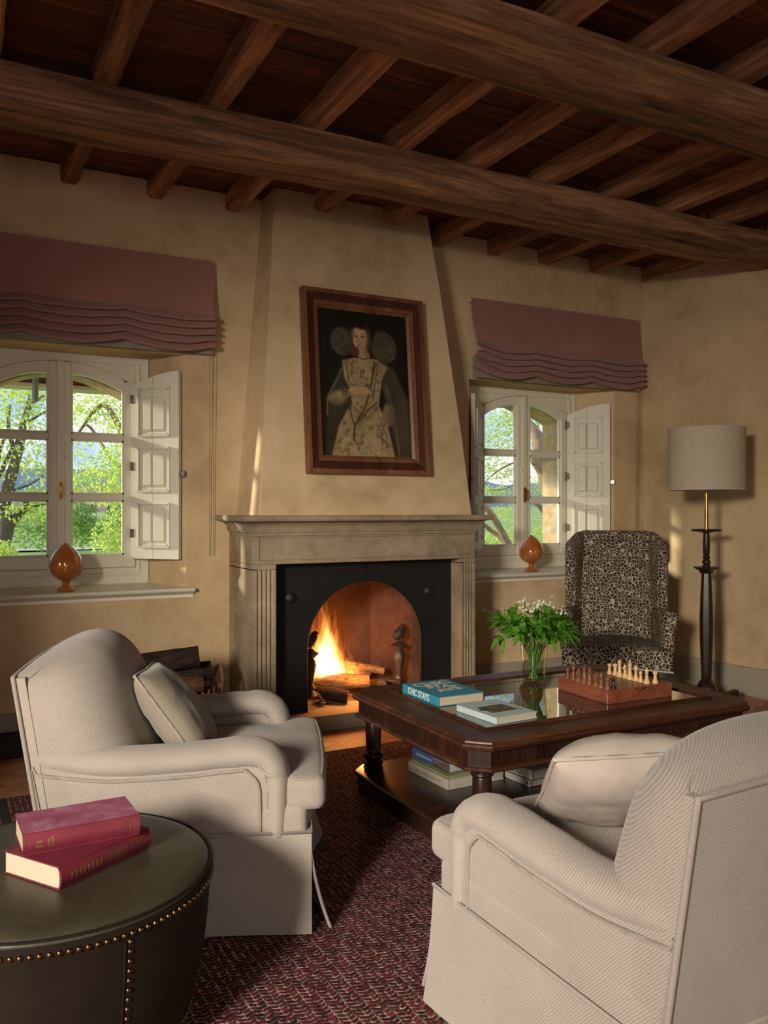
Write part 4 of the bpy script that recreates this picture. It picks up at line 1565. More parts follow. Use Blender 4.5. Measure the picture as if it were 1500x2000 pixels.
def frame_of(loc, rz): return Matrix.Translation(loc) @ Matrix.Rotation(rz, 4, 'Z')
# taupe cushion standing on a corner edge against the left chair's back
Mc = frame_of((.784, 2.904, 0), LA) @ Matrix.Translation((-.050, -.050, .606)) @ Matrix.Rotation(R(92), 4, 'Z') @ Matrix.Rotation(R(-36), 4, 'X') @ Matrix.Rotation(R(4), 4, 'Y')
cushion('scatter_cushion', .375, .16, Mc, M_PILF, M_PIPE, 'taupe twill cushion leaning in the armchair behind the ottoman', 3)
tl, bl, tr = Vector((1.255, 1.515, .700)), Vector((1.400, 1.765, .500)), Vector((1.565, 1.345, .725))
ez, ex = (tl - bl).normalized(), (tr - tl).normalized()
ey = ez.cross(ex).normalized()
ex = ey.cross(ez)
ctr = (bl + tr) / 2 + ey * -.0 + Vector((.0, .02, .02))
Mc = Matrix(((ex.x, ey.x, ez.x, ctr.x), (ex.y, ey.y, ez.y, ctr.y), (ex.z, ey.z, ez.z, ctr.z), (0, 0, 0, 1)))
cushion('scatter_cushion', .37, .19, Mc, M_VELVET, M_VELVET, 'cream velvet cushion with piped edge in the armchair facing the fire', 8)

# ------------------------------------------------------------------ leopard wing chair
wc = empty('wing_chair', (4.116, 4.403, 0), R(-132.5), 'leopard print wing chair in the corner beside the floor lamp', 'wing chair')
m = MB()
m.rbox((.035, 0, .318), (.295, .325, .068), .03, 16, fn=lambda x, y, z: (x, y * lerp(.86, 1.09, (x + .3) / .6), z + (.035 * (1 - (y / .33) ** 2) * (1 - .5 * (x / .3) ** 2) if z > 0 else .014 * (1 - (y / .33) ** 2) * (x > 0))))
m.build('seat', M_LEO, wc, smooth=60)
m = MB()
m.rbox((0, 0, 0), (.055, .265, .395), .045, 16, fn=lambda x, y, z: (x + (.028 * (1 - (y / .27) ** 2) * math.sin(PI * (z + .4) / .8) if x > 0 else 0) - .17 - .20 * (z + .39) / .79, y * lerp(.94, 1.0, (z + .4) / .8), z + .748))
m.build('backrest', M_LEO, wc, smooth=60)
for s in (-1, 1):
    def wing(x, y, z):
        # x: -1 back .. 1 front in metres*; z 0..1 height
        w = (z + .24) / .48
        zz = lerp(.60, 1.118, w)
        fx = lerp(.19, .30, sstep(0, .8, w)) - .08 * sstep(.80, 1.0, w)       # forward reach
        t = max(0, min(1, (x + .15) / .30))
        bx = -.235 - .16 * (zz - .38) / .76
        xx = bx + t * fx
        yy = s * (.245 + .075 * t ** 1.4) + y
        top = -.035 * sstep(.3, 1, t) * sstep(.75, 1, w) * 1.2
        return (xx, yy, zz + top + .02 * (1 - t) * sstep(.8, 1, w))
    m = MB()
    m.rbox((0, 0, 0), (.15, .036, .24), .034, 14, fn=wing)
    m.build('wing', M_LEO, wc, smooth=60)
    def armf(x, y, z):
        t = (x + .2) / .4
        zz = z + .47
        return (x + .03, s * (.275 + .055 * t) + y * (1 + .35 * sstep(.0, .14, z)) + s * .018 * sstep(-.05, .14, z), zz + .012 * t)
    m = MB()
    m.rbox((0, 0, 0), (.20, .044, .145), .042, 12, fn=armf)
    m.build('arm', M_LEO, wc, smooth=60)
    m = MB()
    m.rbox((.24, s * .29, .12), (.030, .030, .12), .006, 2, fn=lambda x, y, z: (x * lerp(.6, 1, (z + .12) / .24) + .03 * (1 - (z + .12) / .24) ** 2, y * lerp(.6, 1, (z + .12) / .24), z))
    m.build('leg', M_LAMPW, wc)
    m = MB()
    m.rbox((-.28, s * .24, .13), (.026, .026, .13), .006, 2, fn=lambda x, y, z: (x - .08 * (1 - (z + .13) / .26) ** 1.5, y, z))
    m.build('leg', M_LAMPW, wc)
m = MB()
m.tube([(.325, -.352 + .704 * k / 20, .252 + .014 * (1 - (2 * k / 20 - 1) ** 2)) for k in range(21)], .007, 6)
m.build('seat_welt', plain('pale_welt', (.45, .42, .38), .8), wc)

# ------------------------------------------------------------------ floor lamp
fl = empty('floor_lamp', (4.49, 3.96, 0), R(-30), 'dark turned wood floor lamp with a linen drum shade beside the leopard chair', 'lamp')
m = MB()
n = 48
Rs = .243
m.loft([[(r_ * math.cos(2 * PI * k / n), r_ * math.sin(2 * PI * k / n), z) for k in range(n)] for r_, z in ((Rs, 1.425), (Rs, 1.828), (Rs - .004, 1.828), (Rs - .004, 1.425))], cap=False, loop=True)
sh = m.build('lamp_shade', M_SHADE, fl, smooth=50)
for z in (1.427, 1.826):
    m = MB()
    m.tube([(Rs * math.cos(2 * PI * k / n), Rs * math.sin(2 * PI * k / n), z) for k in range(n)], .005, 6, loop=True)
    m.build('shade_trim', M_TRIM, sh)
m = MB()
for k in range(3):
    a = k * 2 * PI / 3
    m.tube([(0, 0, 1.78), (Rs * math.cos(a), Rs * math.sin(a), 1.80)], .003, 6)
m.lathe([(.001, 1.5), (.02, 1.5), (.02, 1.6), (.028, 1.64), (.028, 1.70), (.001, 1.74)], 14)
m.build('bulb_holder', M_BRASS, fl)
m = MB()
m.lathe([(.001, 1.16), (.014, 1.16), (.013, 1.3), (.013, 1.50), (.001, 1.50)], 14)
m.build('brass_stem', M_BRASS, fl)
m = MB()
m.lathe([(.001, 1.142), (.030, 1.142), (.060, 1.150), (.094, 1.153), (.097, 1.160), (.094, 1.166), (.085, 1.163), (.001, 1.163)], 28)
m.lathe([(.001, .915), (.024, .915), (.026, .925), (.020, .935), (.028, .945), (.028, .955), (.019, .965), (.026, .98), (.018, .995), (.021, 1.00), (.023, 1.07), (.020, 1.14), (.001, 1.145)], 20)
m.lathe([(.001, .875), (.040, .875), (.045, .890), (.062, .902), (.078, .910), (.080, .917), (.001, .920)], 32, fn=lambda a, z: 1 + (.06 * math.cos(8 * a) if z > .895 else 0))
m.lathe([(.001, .17), (.030, .17), (.034, .18), (.036, .24), (.044, .45), (.045, .58), (.040, .72), (.034, .84), (.032, .875), (.001, .88)], 8)
m.lathe([(.001, .06), (.055, .06), (.075, .085), (.075, .11), (.060, .135), (.042, .165), (.030, .175), (.001, .178)], 8)
m.build('turned_column', M_LAMPW, fl, smooth=35)
for k in range(4):
    a = R(15) + k * PI / 2
    m = MB()
    c, s_ = math.cos(a), math.sin(a)
    rings = []
    for i in range(9):
        t = i / 8
        rr = lerp(.03, .225, t)
        zc = .075 - .02 * math.sin(PI * t)
        hh = lerp(.055, .05, t)
        w = lerp(.032, .026, t)
        rings.append([(rr * c - w * s_, rr * s_ + w * c, max(.001, zc - hh)), (rr * c + w * s_, rr * s_ - w * c, max(.001, zc - hh)), (rr * c + w * s_, rr * s_ - w * c, zc + .02), (rr * c - w * s_, rr * s_ + w * c, zc + .02)])
    m.loft(rings)
    m.build('foot', M_LAMPW, fl, smooth=0)

# ------------------------------------------------------------------ coffee table
TX0, TX1, TY0, TY1, TZ = 1.67, 3.17, 2.49, 3.57, .465
tb = empty('coffee_table', ((TX0 + TX1) / 2, (TY0 + TY1) / 2, 0), 0, 'mahogany two-tier coffee table with canted corners and inset glass top', 'table')
TC = Matrix.Translation((-(TX0 + TX1) / 2, -(TY0 + TY1) / 2, 0))
def octo(o, z, c=.078):
    x0, x1, y0, y1 = TX0 + o, TX1 - o, TY0 + o, TY1 - o
    c = max(.02, c - o * .6)
    return [(x0 + c, y0, z), (x1 - c, y0, z), (x1, y0 + c, z), (x1, y1 - c, z), (x1 - c, y1, z), (x0 + c, y1, z), (x0, y1 - c, z), (x0, y0 + c, z)]
def irect(o, z):
    return [(TX0 + o, TY0 + o, z), (TX1 - o, TY0 + o, z), (TX1 - o, TY1 - o, z), (TX0 + o, TY1 - o, z)]
# top: moulded edge, flat border, glass rebate
mb = MB()
mb.loft([octo(.028, TZ - .040), octo(.012, TZ - .036), octo(.002, TZ - .026), octo(0, TZ - .020), octo(.004, TZ - .013), octo(.014, TZ - .010), octo(.016, TZ - .004), octo(.022, TZ)], cap=False)
IN = .150
out8, in8 = octo(.022, TZ), None
ix0, ix1, iy0, iy1 = TX0 + IN, TX1 - IN, TY0 + IN, TY1 - IN
in8 = [(ix0 + .03, iy0, TZ), (ix1 - .03, iy0, TZ), (ix1, iy0 + .03, TZ), (ix1, iy1 - .03, TZ), (ix1 - .03, iy1, TZ), (ix0 + .03, iy1, TZ), (ix0, iy1 - .03, TZ), (ix0, iy0 + .03, TZ)]
in8 = [(ix0, iy0, TZ), (ix1, iy0, TZ), (ix1, iy0, TZ), (ix1, iy1, TZ), (ix1, iy1, TZ), (ix0, iy1, TZ), (ix0, iy1, TZ), (ix0, iy0, TZ)]
for i in range(8):
    k = (i + 1) % 8
    q = [out8[i], out8[k], in8[k], in8[i]]
    if in8[i] == in8[k]: q = q[:3]
    mb.poly(q)
mb.poly(octo(.028, TZ - .040)[::-1])
mb.xf(TC)
mb.build('table_top', M_MAHOG, tb, smooth=30, fix=True)
mb = MB()   # raised bead around the glass
def bead(o0, o1, z0, z1, mbx):
    a, b, c, d = irect(o0, z0), irect(o0, z1), irect(o1, z1), irect(o1, z0)
    mbx.loft([a, b, c, d], cap=False)
bead(IN - .004, IN + .004, TZ - .002, TZ + .006, mb)
bead(IN + .004, IN + .014, TZ - .002, TZ + .009, mb)
bead(IN + .014, IN + .020, TZ - .002, TZ + .005, mb)
mb.xf(TC)
mb.build('glass_bead', M_MAHOG, tb, smooth=0)
mb = MB()
mb.box(TX0 + IN + .018, TY0 + IN + .018, TZ - .004, TX1 - IN - .018, TY1 - IN - .018, TZ + .002)
mb.xf(TC)
mb.build('glass_top', M_TGLASS, tb, smooth=0)
mb = MB()   # apron
mb.loft([octo(.030, TZ - .100), octo(.030, TZ - .036)], cap=True)
mb.xf(TC)
mb.build('apron', M_MAHOGD, tb, smooth=0)
mb = MB()
mb.loft([octo(.026, TZ - .115), octo(.014, TZ - .112), octo(.010, TZ - .106), octo(.014, TZ - .100), octo(.028, TZ - .096)], cap=True)
mb.xf(TC)
mb.build('apron_moulding', M_MAHOG, tb, smooth=30)
mb = MB()   # lower shelf on a plinth
mb.loft([octo(.026, FZ), octo(.026, .085), octo(.014, .088), octo(.006, .094), octo(.006, .099), octo(.012, .104), octo(.020, .106)], cap=True)
mb.xf(TC)
mb.build('lower_shelf', M_MAHOGD, tb, smooth=30)
for (sx, sy) in ((0, 0), (1, 0), (1, 1), (0, 1)):
    px, py_ = (TX0 + .100 if sx == 0 else TX1 - .100), (TY0 + .100 if sy == 0 else TY1 - .100)
    mb = MB()
    prof = [(.001, .105), (.042, .105), (.046, .112), (.046, .119), (.040, .125), (.044, .131), (.048, .138), (.044, .146), (.038, .150), (.041, .156), (.046, .163), (.048, .170), (.046, .177), (.038, .185), (.034, .190), (.033, .20), (.036, .25), (.036, .310), (.034, .318), (.042, .323), (.044, .329), (.042, .335), (.038, .338), (.046, .343), (.050, .349), (.050, .354), (.001, .354)]
    mb.lathe(prof, 24, (px, py_, 0))
    mb.xf(TC)
    mb.build('leg', M_MAHOGD, tb, smooth=35)

# ------------------------------------------------------------------ books
def paper():
    m = NT('page_edges')
    x, y, z = m.sep(m.coord())
    w = m.math('SINE', m.math('MULTIPLY', z, 5200))
    m.color(m.mix(m.math('MULTIPLY_ADD', w, .25, .25), (.56, .47, .34), (.40, .33, .23)))
    m.rough(.85); m.spec(.1)
    return m.m
M_PAPER = paper()
FONT = bpy.data.fonts[0] if bpy.data.fonts else None
def text(body, name, m, parent, M, size, sx=1.0, bold=.0, align='CENTER', ex=.0002, space=1.0):
    c = bpy.data.curves.new(name, 'FONT')
    c.body = body
    c.size = size
    c.align_x = align
    c.align_y = 'CENTER'
    c.extrude = ex
    c.offset = bold
    c.space_character = space
    tmp = bpy.data.objects.new(name + '_outline', c)
    COL.objects.link(tmp)
    me = bpy.data.meshes.new_from_object(tmp.evaluated_get(bpy.context.evaluated_depsgraph_get()))
    bpy.data.objects.remove(tmp)
    me.materials.clear()
    me.materials.append(m)
    o = bpy.data.objects.new(name, me)
    COL.objects.link(o)
    o.parent = parent
    o.matrix_local = M @ Matrix.Diagonal((sx, 1, 1, 1))
    return o
def book(loc, rz, w, h, t, cover, label, spine=None, rounded=False, group=None, cov_t=.0028, pages=None):
    """lies flat; local x runs away from the spine (spine at x=0), y along the spine, z up"""
    r = empty('book', loc, rz, label, 'book', group)
    m = MB()
    m.box(0, -h / 2, 0, w, h / 2, cov_t, .0006)
    m.box(0, -h / 2, t - cov_t, w, h / 2, t, .0006)
    if rounded:
        rings = []
        for y in (-h / 2, h / 2):
            out = [(-.010 * math.sin(PI * k / 10) + .002, y, t * k / 10) for k in range(11)]
            inn = [(-.010 * math.sin(PI * k / 10) + .006, y, lerp(cov_t, t - cov_t, k / 10)) for k in range(10, -1, -1)]
            rings.append(out + inn)
        m.loft(rings)
    else:
        m.box(-.0005, -h / 2, 0, .004, h / 2, t, .0006)
    m.build('cover', cover, r, smooth=30)
    if spine is not None:
        m = MB()
        m.box(-.0011, -h / 2 + .001, .001, 0, h / 2 - .001, t - .001)
        m.build('spine', spine, r, smooth=0)
    m = MB()
    m.box(.004, -h / 2 + .003, cov_t, w - .003, h / 2 - .003, t - cov_t)
    m.build('pages', pages or M_PAPER, r, smooth=0)
    return r
SPM = Matrix(((0, 0, -1, 0), (-1, 0, 0, 0), (0, 1, 0, 0), (0, 0, 0, 1)))   # text on a spine that faces -x, reading away from the far end
def spine_m(y, z, off=-.0014): return Matrix.Translation((off, y, z)) @ SPM
def flat_m(x, y, z, a): return Matrix.Translation((x, y, z)) @ Matrix.Rotation(a, 4, 'Z')

M_TEAL = plain('teal_cloth_cover', (.035, .26, .36), .6, var=.06)
M_CREAMTXT = plain('cream_print', (.72, .62, .42), .6, var=.03)
M_WHITETXT = plain('white_print', (.80, .84, .82), .6, var=.03)
tz = TZ + .0025
b = book((1.862, 3.202, tz + .0005), R(-.5), .228, .318, .040, M_TEAL, 'thick turquoise hardback with large cream lettering on the coffee table', None)
text('CHIC STAYS', 'spine_lettering', M_WHITETXT, b, spine_m(.012, .0195), .040, .86, .0007)
text('CHIC', 'cover_lettering', M_CREAMTXT, b, flat_m(.115, .095, .0402, R(4)), .082, 1.0, .0022)
text('STA-', 'cover_lettering', M_CREAMTXT, b, flat_m(.125, .030, .0402, R(-6)), .070, 1.0, .0020)
text('AYS', 'cover_lettering', M_CREAMTXT, b, flat_m(.125, -.040, .0402, R(7)), .074, 1.0, .0020)
M_PALEB = plain('pale_blue_cover', (.50, .61, .60), .5, var=.04)
b = book((1.897, 2.818, tz + .0005), R(3.2), .205, .262, .026, M_PALEB, 'pale blue hardback with a dark cover picture, lying near the table edge', None)
m = MB()
m.box(.035, -.060, .0260, .165, .045, .0265)
ph = NT('landscape_cover_photo')
nn = ph.noise(ph.coord(), 22, 5)
ph.color(ph.ramp(nn, [(.3, (.022, .020, .014)), (.55, (.10, .075, .04)), (.75, (.25, .20, .13))]))
m.build('cover_picture', ph.m, b, smooth=0)
m = MB()
m.box(.020, -.010, .0260, .036, .012, .0264)
m.build('printed_sketch', plain('dark_print', (.06, .06, .05), .6), b, smooth=0)
m = MB()
for k in range(7):
    m.box(.040 + .019 * k, .070, .0260, .052 + .019 * k, .084, .02625)
m.build('printed_title_strip', plain('grey_print', (.36, .45, .45), .6), b, smooth=0)
m = MB()
for k in range(3):
    m.lathe([(.001, 0), (.006 - k * .001, 0), (.006 - k * .001, .0004), (.001, .0004)], 10, (.178, -.062 + .018 * k, .0260))
m.build('printed_emblem', plain('ink_print', (.05, .08, .09), .6), b, smooth=0)

SZ = .1065
M_GREYC = plain('warm_grey_cover', (.36, .32, .26), .6)
M_OLIVE = plain('olive_cover', (.22, .24, .09), .6)
M_NAVY = plain('navy_cover', (.045, .07, .16), .4)
M_CREAMC = plain('cream_cover', (.58, .55, .42), .6)
M_MAROON = plain('maroon_cover', (.16, .02, .03), .5)
M_GPAGE = plain('grey_page_block', (.36, .33, .29), .8)
b = book((1.905, 3.21, SZ), R(2.5), .30, .318, .045, M_GREYC, 'thick warm grey hardback, lowest of the pile at the table leg facing the rug', None, pages=M_GPAGE)
m = MB()
for k in range(12):
    m.box(-.0012, .085 - .017 * k, .017, -.0004, .096 - .017 * k, .027)
m.build('printed_title_strip', plain('faded_red_print', (.27, .17, .13), .7), b, smooth=0)
book((1.915, 3.215, SZ + .0455), R(2.0), .29, .300, .008, M_OLIVE, 'thin olive paperback sandwiched between the grey and navy books', None, pages=M_GPAGE)
b = book((1.935, 3.240, SZ + .054), R(3.5), .28, .285, .044, M_NAVY, 'navy hardback with a glossy spine, topmost of the pile under the table', None, pages=M_GPAGE)
m = MB()
m.box(-.0016, -.142, .001, -.0004, -.03, .043)
m.build('spine_picture', wood('dim_photo_print', (.01, .01, .012), (.22, .16, .12), 'Y', .4, 6, bump=0), b, smooth=0)
m = MB()
for k in range(9):
    m.box(-.0014, .10 - .014 * k, .019, -.0004, .109 - .014 * k, .028)
m.build('printed_title_strip', plain('pale_blue_print', (.22, .27, .38), .6), b, smooth=0)
b = book((2.235, 3.065, SZ), R(4), .245, .295, .030, M_MAROON, 'maroon hardback with a pale spine, under the green lettered book', plain('pale_grey_spine', (.50, .48, .44), .6), pages=M_GPAGE)
m = MB()
m.lathe([(.001, 0), (.007, 0), (.007, .0006), (.001, .0006)], 14)
m.xf(Matrix.Translation((-.0013, -.125, .015)) @ Matrix.Rotation(R(-90), 4, 'Y'))
m.build('spine_emblem', M_MAROON, b, smooth=0)
b = book((2.240, 3.055, SZ + .0305), R(4), .235, .285, .043, plain('slate_blue_cover', (.10, .13, .22), .35), 'slate blue book with large green spine lettering, on the lower table shelf', M_CREAMC, pages=M_GPAGE)
text('SAN CHIGI', 'spine_lettering', plain('dark_green_print', (.06, .12, .05), .6), b, spine_m(-.005, .021), .046, .62, .0003)
m = MB()
m.prism([(.10, -.02, .0432), (.20, .06, .0432), (.17, -.142, .0432), (.09, -.142, .0432)], (0, 0, .0003))
m.build('cover_shape', plain('peach_print', (.50, .25, .17), .45), b, smooth=0)
book((2.72, 2.95, SZ), R(-8), .27, .30, .032, plain('sky_blue_cover', (.30, .45, .62), .4), 'sky blue hardback alone towards the far end of the lower table shelf', None)

# ------------------------------------------------------------------ chess set
CB = (2.706, 2.908)
CBR = R(-1.5)
M_CBOX = wood('red_mahogany_box', (.17, .045, .022), (.33, .10, .052), 'Y', .35, 2.0, coat=.2, bump=.03, fine=.7)
cb = empty('chess_board', (CB[0], CB[1], TZ + .0025), CBR, 'red brown wooden chess box with a chequered top on the glass table', 'chess board')
m = MB()
m.box(-.185, -.168, 0, .185, .168, .058, .002)
m.build('box_body', M_CBOX, cb, smooth=0)
m = MB()
m.box(-.1855, -.1685, .0575, .1855, .1685, .060, .001)
ck = NT('inlaid_squares')
x, y, z = ck.sep(ck.coord())
S = .0385
cx = ck.math('MODULO', ck.math('ADD', ck.math('FLOOR', ck.math('DIVIDE', x, S)), ck.math('FLOOR', ck.math('DIVIDE', y, S))), 2)
inb = ck.math('LESS_THAN', ck.math('MAXIMUM', ck.math('ABSOLUTE', x), ck.math('ABSOLUTE', y)), S * 4)
gr = ck.noise(ck.coord(scale=(4, 40, 4)), 8, 4)
lc = ck.ramp(gr, [(.3, (.20, .085, .04)), (.7, (.30, .14, .07))])
dc = ck.ramp(gr, [(.3, (.09, .03, .016)), (.7, (.15, .055, .03))])
ck.color(ck.mix(inb, (.22, .07, .036), ck.mix(ck.math('ABSOLUTE', cx), dc, lc)))
ck.rough(.35)
m.build('playing_surface', ck.m, cb, smooth=0)
m = MB()
for k in range(2):
    m.tube([(-.03 + .06 * q / 10, -.1688, .058 - .012 * math.sin(PI * q / 10)) for q in range(11)], .002, 5)
m.build('finger_notch', M_MAHOGD, cb)
M_BOX = plain('boxwood_pieces', (.66, .43, .20), .4, var=.12, vscale=60)
M_ROSE = plain('rosewood_pieces', (.20, .075, .035), .35, var=.3, vscale=60)
M_EBON = plain('ebony_piece', (.02, .014, .012), .35)
FEET = [(.001, 0), (.0145, 0), (.0155, .003), (.0145, .007), (.0115, .009), (.0125, .012), (.0115, .015), (.0085, .018)]
def chess_piece(kind, mat, loc, rz, label):
    r = empty('chess_' + kind, loc, rz, label, 'chess piece', 'chess pieces')
    m = MB()
    sc = {'pawn': .84, 'rook': .95, 'knight': 1, 'bishop': 1, 'queen': 1.12, 'king': 1.15}[kind]
    ft = [(a * sc, b * sc) for a, b in FEET]
    if kind == 'pawn':
        m.lathe(ft + [(.0055, .026), (.005, .030), (.009, .032), (.005, .034), (.0075, .038), (.0085, .0415), (.0075, .045), (.004, .048), (.001, .049)], 16)
    elif kind == 'rook':
        m.lathe(ft + [(.0075, .028), (.007, .036), (.010, .039), (.0115, .041), (.0115, .051), (.0085, .051), (.0085, .046), (.001, .046)], 16)
    elif kind == 'bishop':
        m.lathe(ft + [(.0062, .030), (.0055, .038), (.0105, .041), (.0055, .044), (.0075, .050), (.0085, .055), (.0065, .061), (.003, .0655), (.0035, .068), (.001, .071)], 16)
    elif kind == 'queen':
        m.lathe(ft + [(.0075, .030), (.0062, .050), (.0115, .053), (.0065, .056), (.0085, .064), (.0110, .071), (.0095, .072), (.004, .073), (.004, .077), (.001, .079)], 16)
    elif kind == 'king':
        m.lathe(ft + [(.0080, .030), (.0066, .052), (.012, .055), (.007, .058), (.0090, .066), (.0110, .073), (.004, .076), (.001, .077)], 16)
    else:
        m.lathe(ft + [(.010, .020), (.001, .021)], 16)
    if kind == 'knight':
        out = [(-.010, .019), (-.0115, .030), (-.010, .042), (-.004, .052), (.001, .056), (.003, .060), (.005, .055), (.010, .050), (.0155, .043), (.0135, .039), (.007, .041), (.003, .038), (.006, .030), (.009, .019)]
        m.prism([(x, -.0055, z) for x, z in out], (0, .011, 0))
    r2 = m.build('piece_body', mat, r, smooth=40)
    if kind == 'king':
        m = MB()
        m.box(-.0016, -.0016, .076, .0016, .0016, .088, .0005)
        m.box(-.0045, -.0016, .081, .0045, .0016, .0845, .0005)
        m.build('crown_cross', mat, r, smooth=0)
    return r
CM = Matrix.Translation((CB[0], CB[1], TZ + .0625)) @ Matrix.Rotation(CBR, 4, 'Z')
dark = ['pawn', 'bishop', 'knight', 'king', 'queen', 'knight', 'bishop', 'rook']
where = ['at the corner near the vase', 'second along from the vase corner', 'between a bishop and the king', 'tall with a cross, fourth from the vase corner', 'beside the dark king', 'sixth from the vase corner', 'seventh from the vase corner', 'at the corner nearer the books']
for i, (k, w) in enumerate(zip(dark, where)):
    p = CM @ Vector((-.172 + .002 * (i % 2), .112 - .0378 * i, 0))
    chess_piece(k, M_ROSE, p, R(-90 if k == 'knight' else 20 * i), 'rosewood chess %s in the dark row, %s' % (k, w))
p = CM @ Vector((-.137, -.152, 0))
chess_piece('pawn', M_EBON, p, 0, 'near-black chess pawn standing apart beside the dark rook')
light = ['pawn', 'rook', 'queen', 'knight', 'king', 'bishop', 'pawn', 'bishop', 'rook']
where = ['at the end by the wing chair', 'second from the wing chair end', 'third from the wing chair end', 'between the pale queen and king', 'tall with a cross in mid row', 'next to the pale king', 'between the two pale bishops', 'eighth from the wing chair end', 'at the end nearer the armchair cushion']
for i, (k, w) in enumerate(zip(light, where)):
    p = CM @ Vector((.072 + (.04 if i == 8 else .004 * (i % 2)), .112 - .0340 * min(i, 7.4), 0))
    chess_piece(k, M_BOX, p, R(200 if k == 'knight' else 33 * i), 'boxwood chess %s in the pale row, %s' % (k, w))

# ------------------------------------------------------------------ vase of greenery
VX, VY = 2.530, 3.262
va = empty('glass_vase', (VX, VY, TZ + .0025), 0, 'clear tapered glass vase half full of water on the coffee table', 'vase')
m = MB()
m.lathe([(.001, 0), (.050, 0), (.0515, .004), (.056, .09), (.0655, .185), (.0635, .185), (.0535, .09), (.0485, .014), (.001, .012)], 40)
m.build('vase_glass', M_VASE, va, smooth=50)
m = MB()
m.lathe([(.001, .0135), (.0475, .0145), (.0525, .09), (.053, .100), (.001, .100)], 32)
m.build('water', M_WATER, va, smooth=40)
def leafmat(name, d, l, trans=.35):
    m = NT(name)
    v = m.coord()
    m.color(m.ramp(m.noise(v, 18, 3), [(.3, d), (.7, l)]))
    m.rough(.4); m.spec(.4)
    tr = m.nt.nodes.new('ShaderNodeBsdfTranslucent')
    tr.inputs[0].default_value = (l[0] * 1.3, l[1] * 1.3, l[2] * .7, 1)
    mx = m.nt.nodes.new('ShaderNodeMixShader')
    mx.inputs[0].default_value = trans
    m.nt.links.new(m.b.outputs[0], mx.inputs[1])
    m.nt.links.new(tr.outputs[0], mx.inputs[2])
    m.nt.links.new(mx.outputs[0], m.out.inputs['Surface'])
    return m.m
M_LEAF = leafmat('broad_leaf', (.065, .20, .015), (.15, .36, .035))
M_LEAFD = leafmat('dark_small_leaf', (.018, .05, .018), (.045, .10, .03), .15)
M_STEM = plain('green_stem', (.13, .19, .05), .6)
M_STEMB = plain('woody_stem', (.10, .07, .04), .7)
M_PETAL = plain('white_petal', (.75, .72, .58), .6)
M_EYE = plain('flower_eye', (.16, .10, .03), .6)
def leaf(m, base, d, L, W, roll, droop=.3, nseg=6):
    d = Vector(d).normalized()
    side = d.cross(Vector((0, 0, 1)))
    if side.length < .05: side = Vector((1, 0, 0))
    side.normalize()
    side = (Matrix.Rotation(roll, 3, d) @ side)
    up = side.cross(d)
    prev = None
    for i in range(nseg + 1):
        t = i / nseg
        c = Vector(base) + d * L * t - Vector((0, 0, 1)) * droop * L * t * t
        w = W * math.sin(PI * min(1, t * .92 + .04)) ** .8 * (1 - .25 * t)
        fold = up * (-w * .28)
        row = [m.bm.verts.new(c - side * w - fold), m.bm.verts.new(c), m.bm.verts.new(c + side * w - fold)]
        if prev:
            m.f([prev[0], prev[1], row[1], row[0]])
            m.f([prev[1], prev[2], row[2], row[1]])
        prev = row
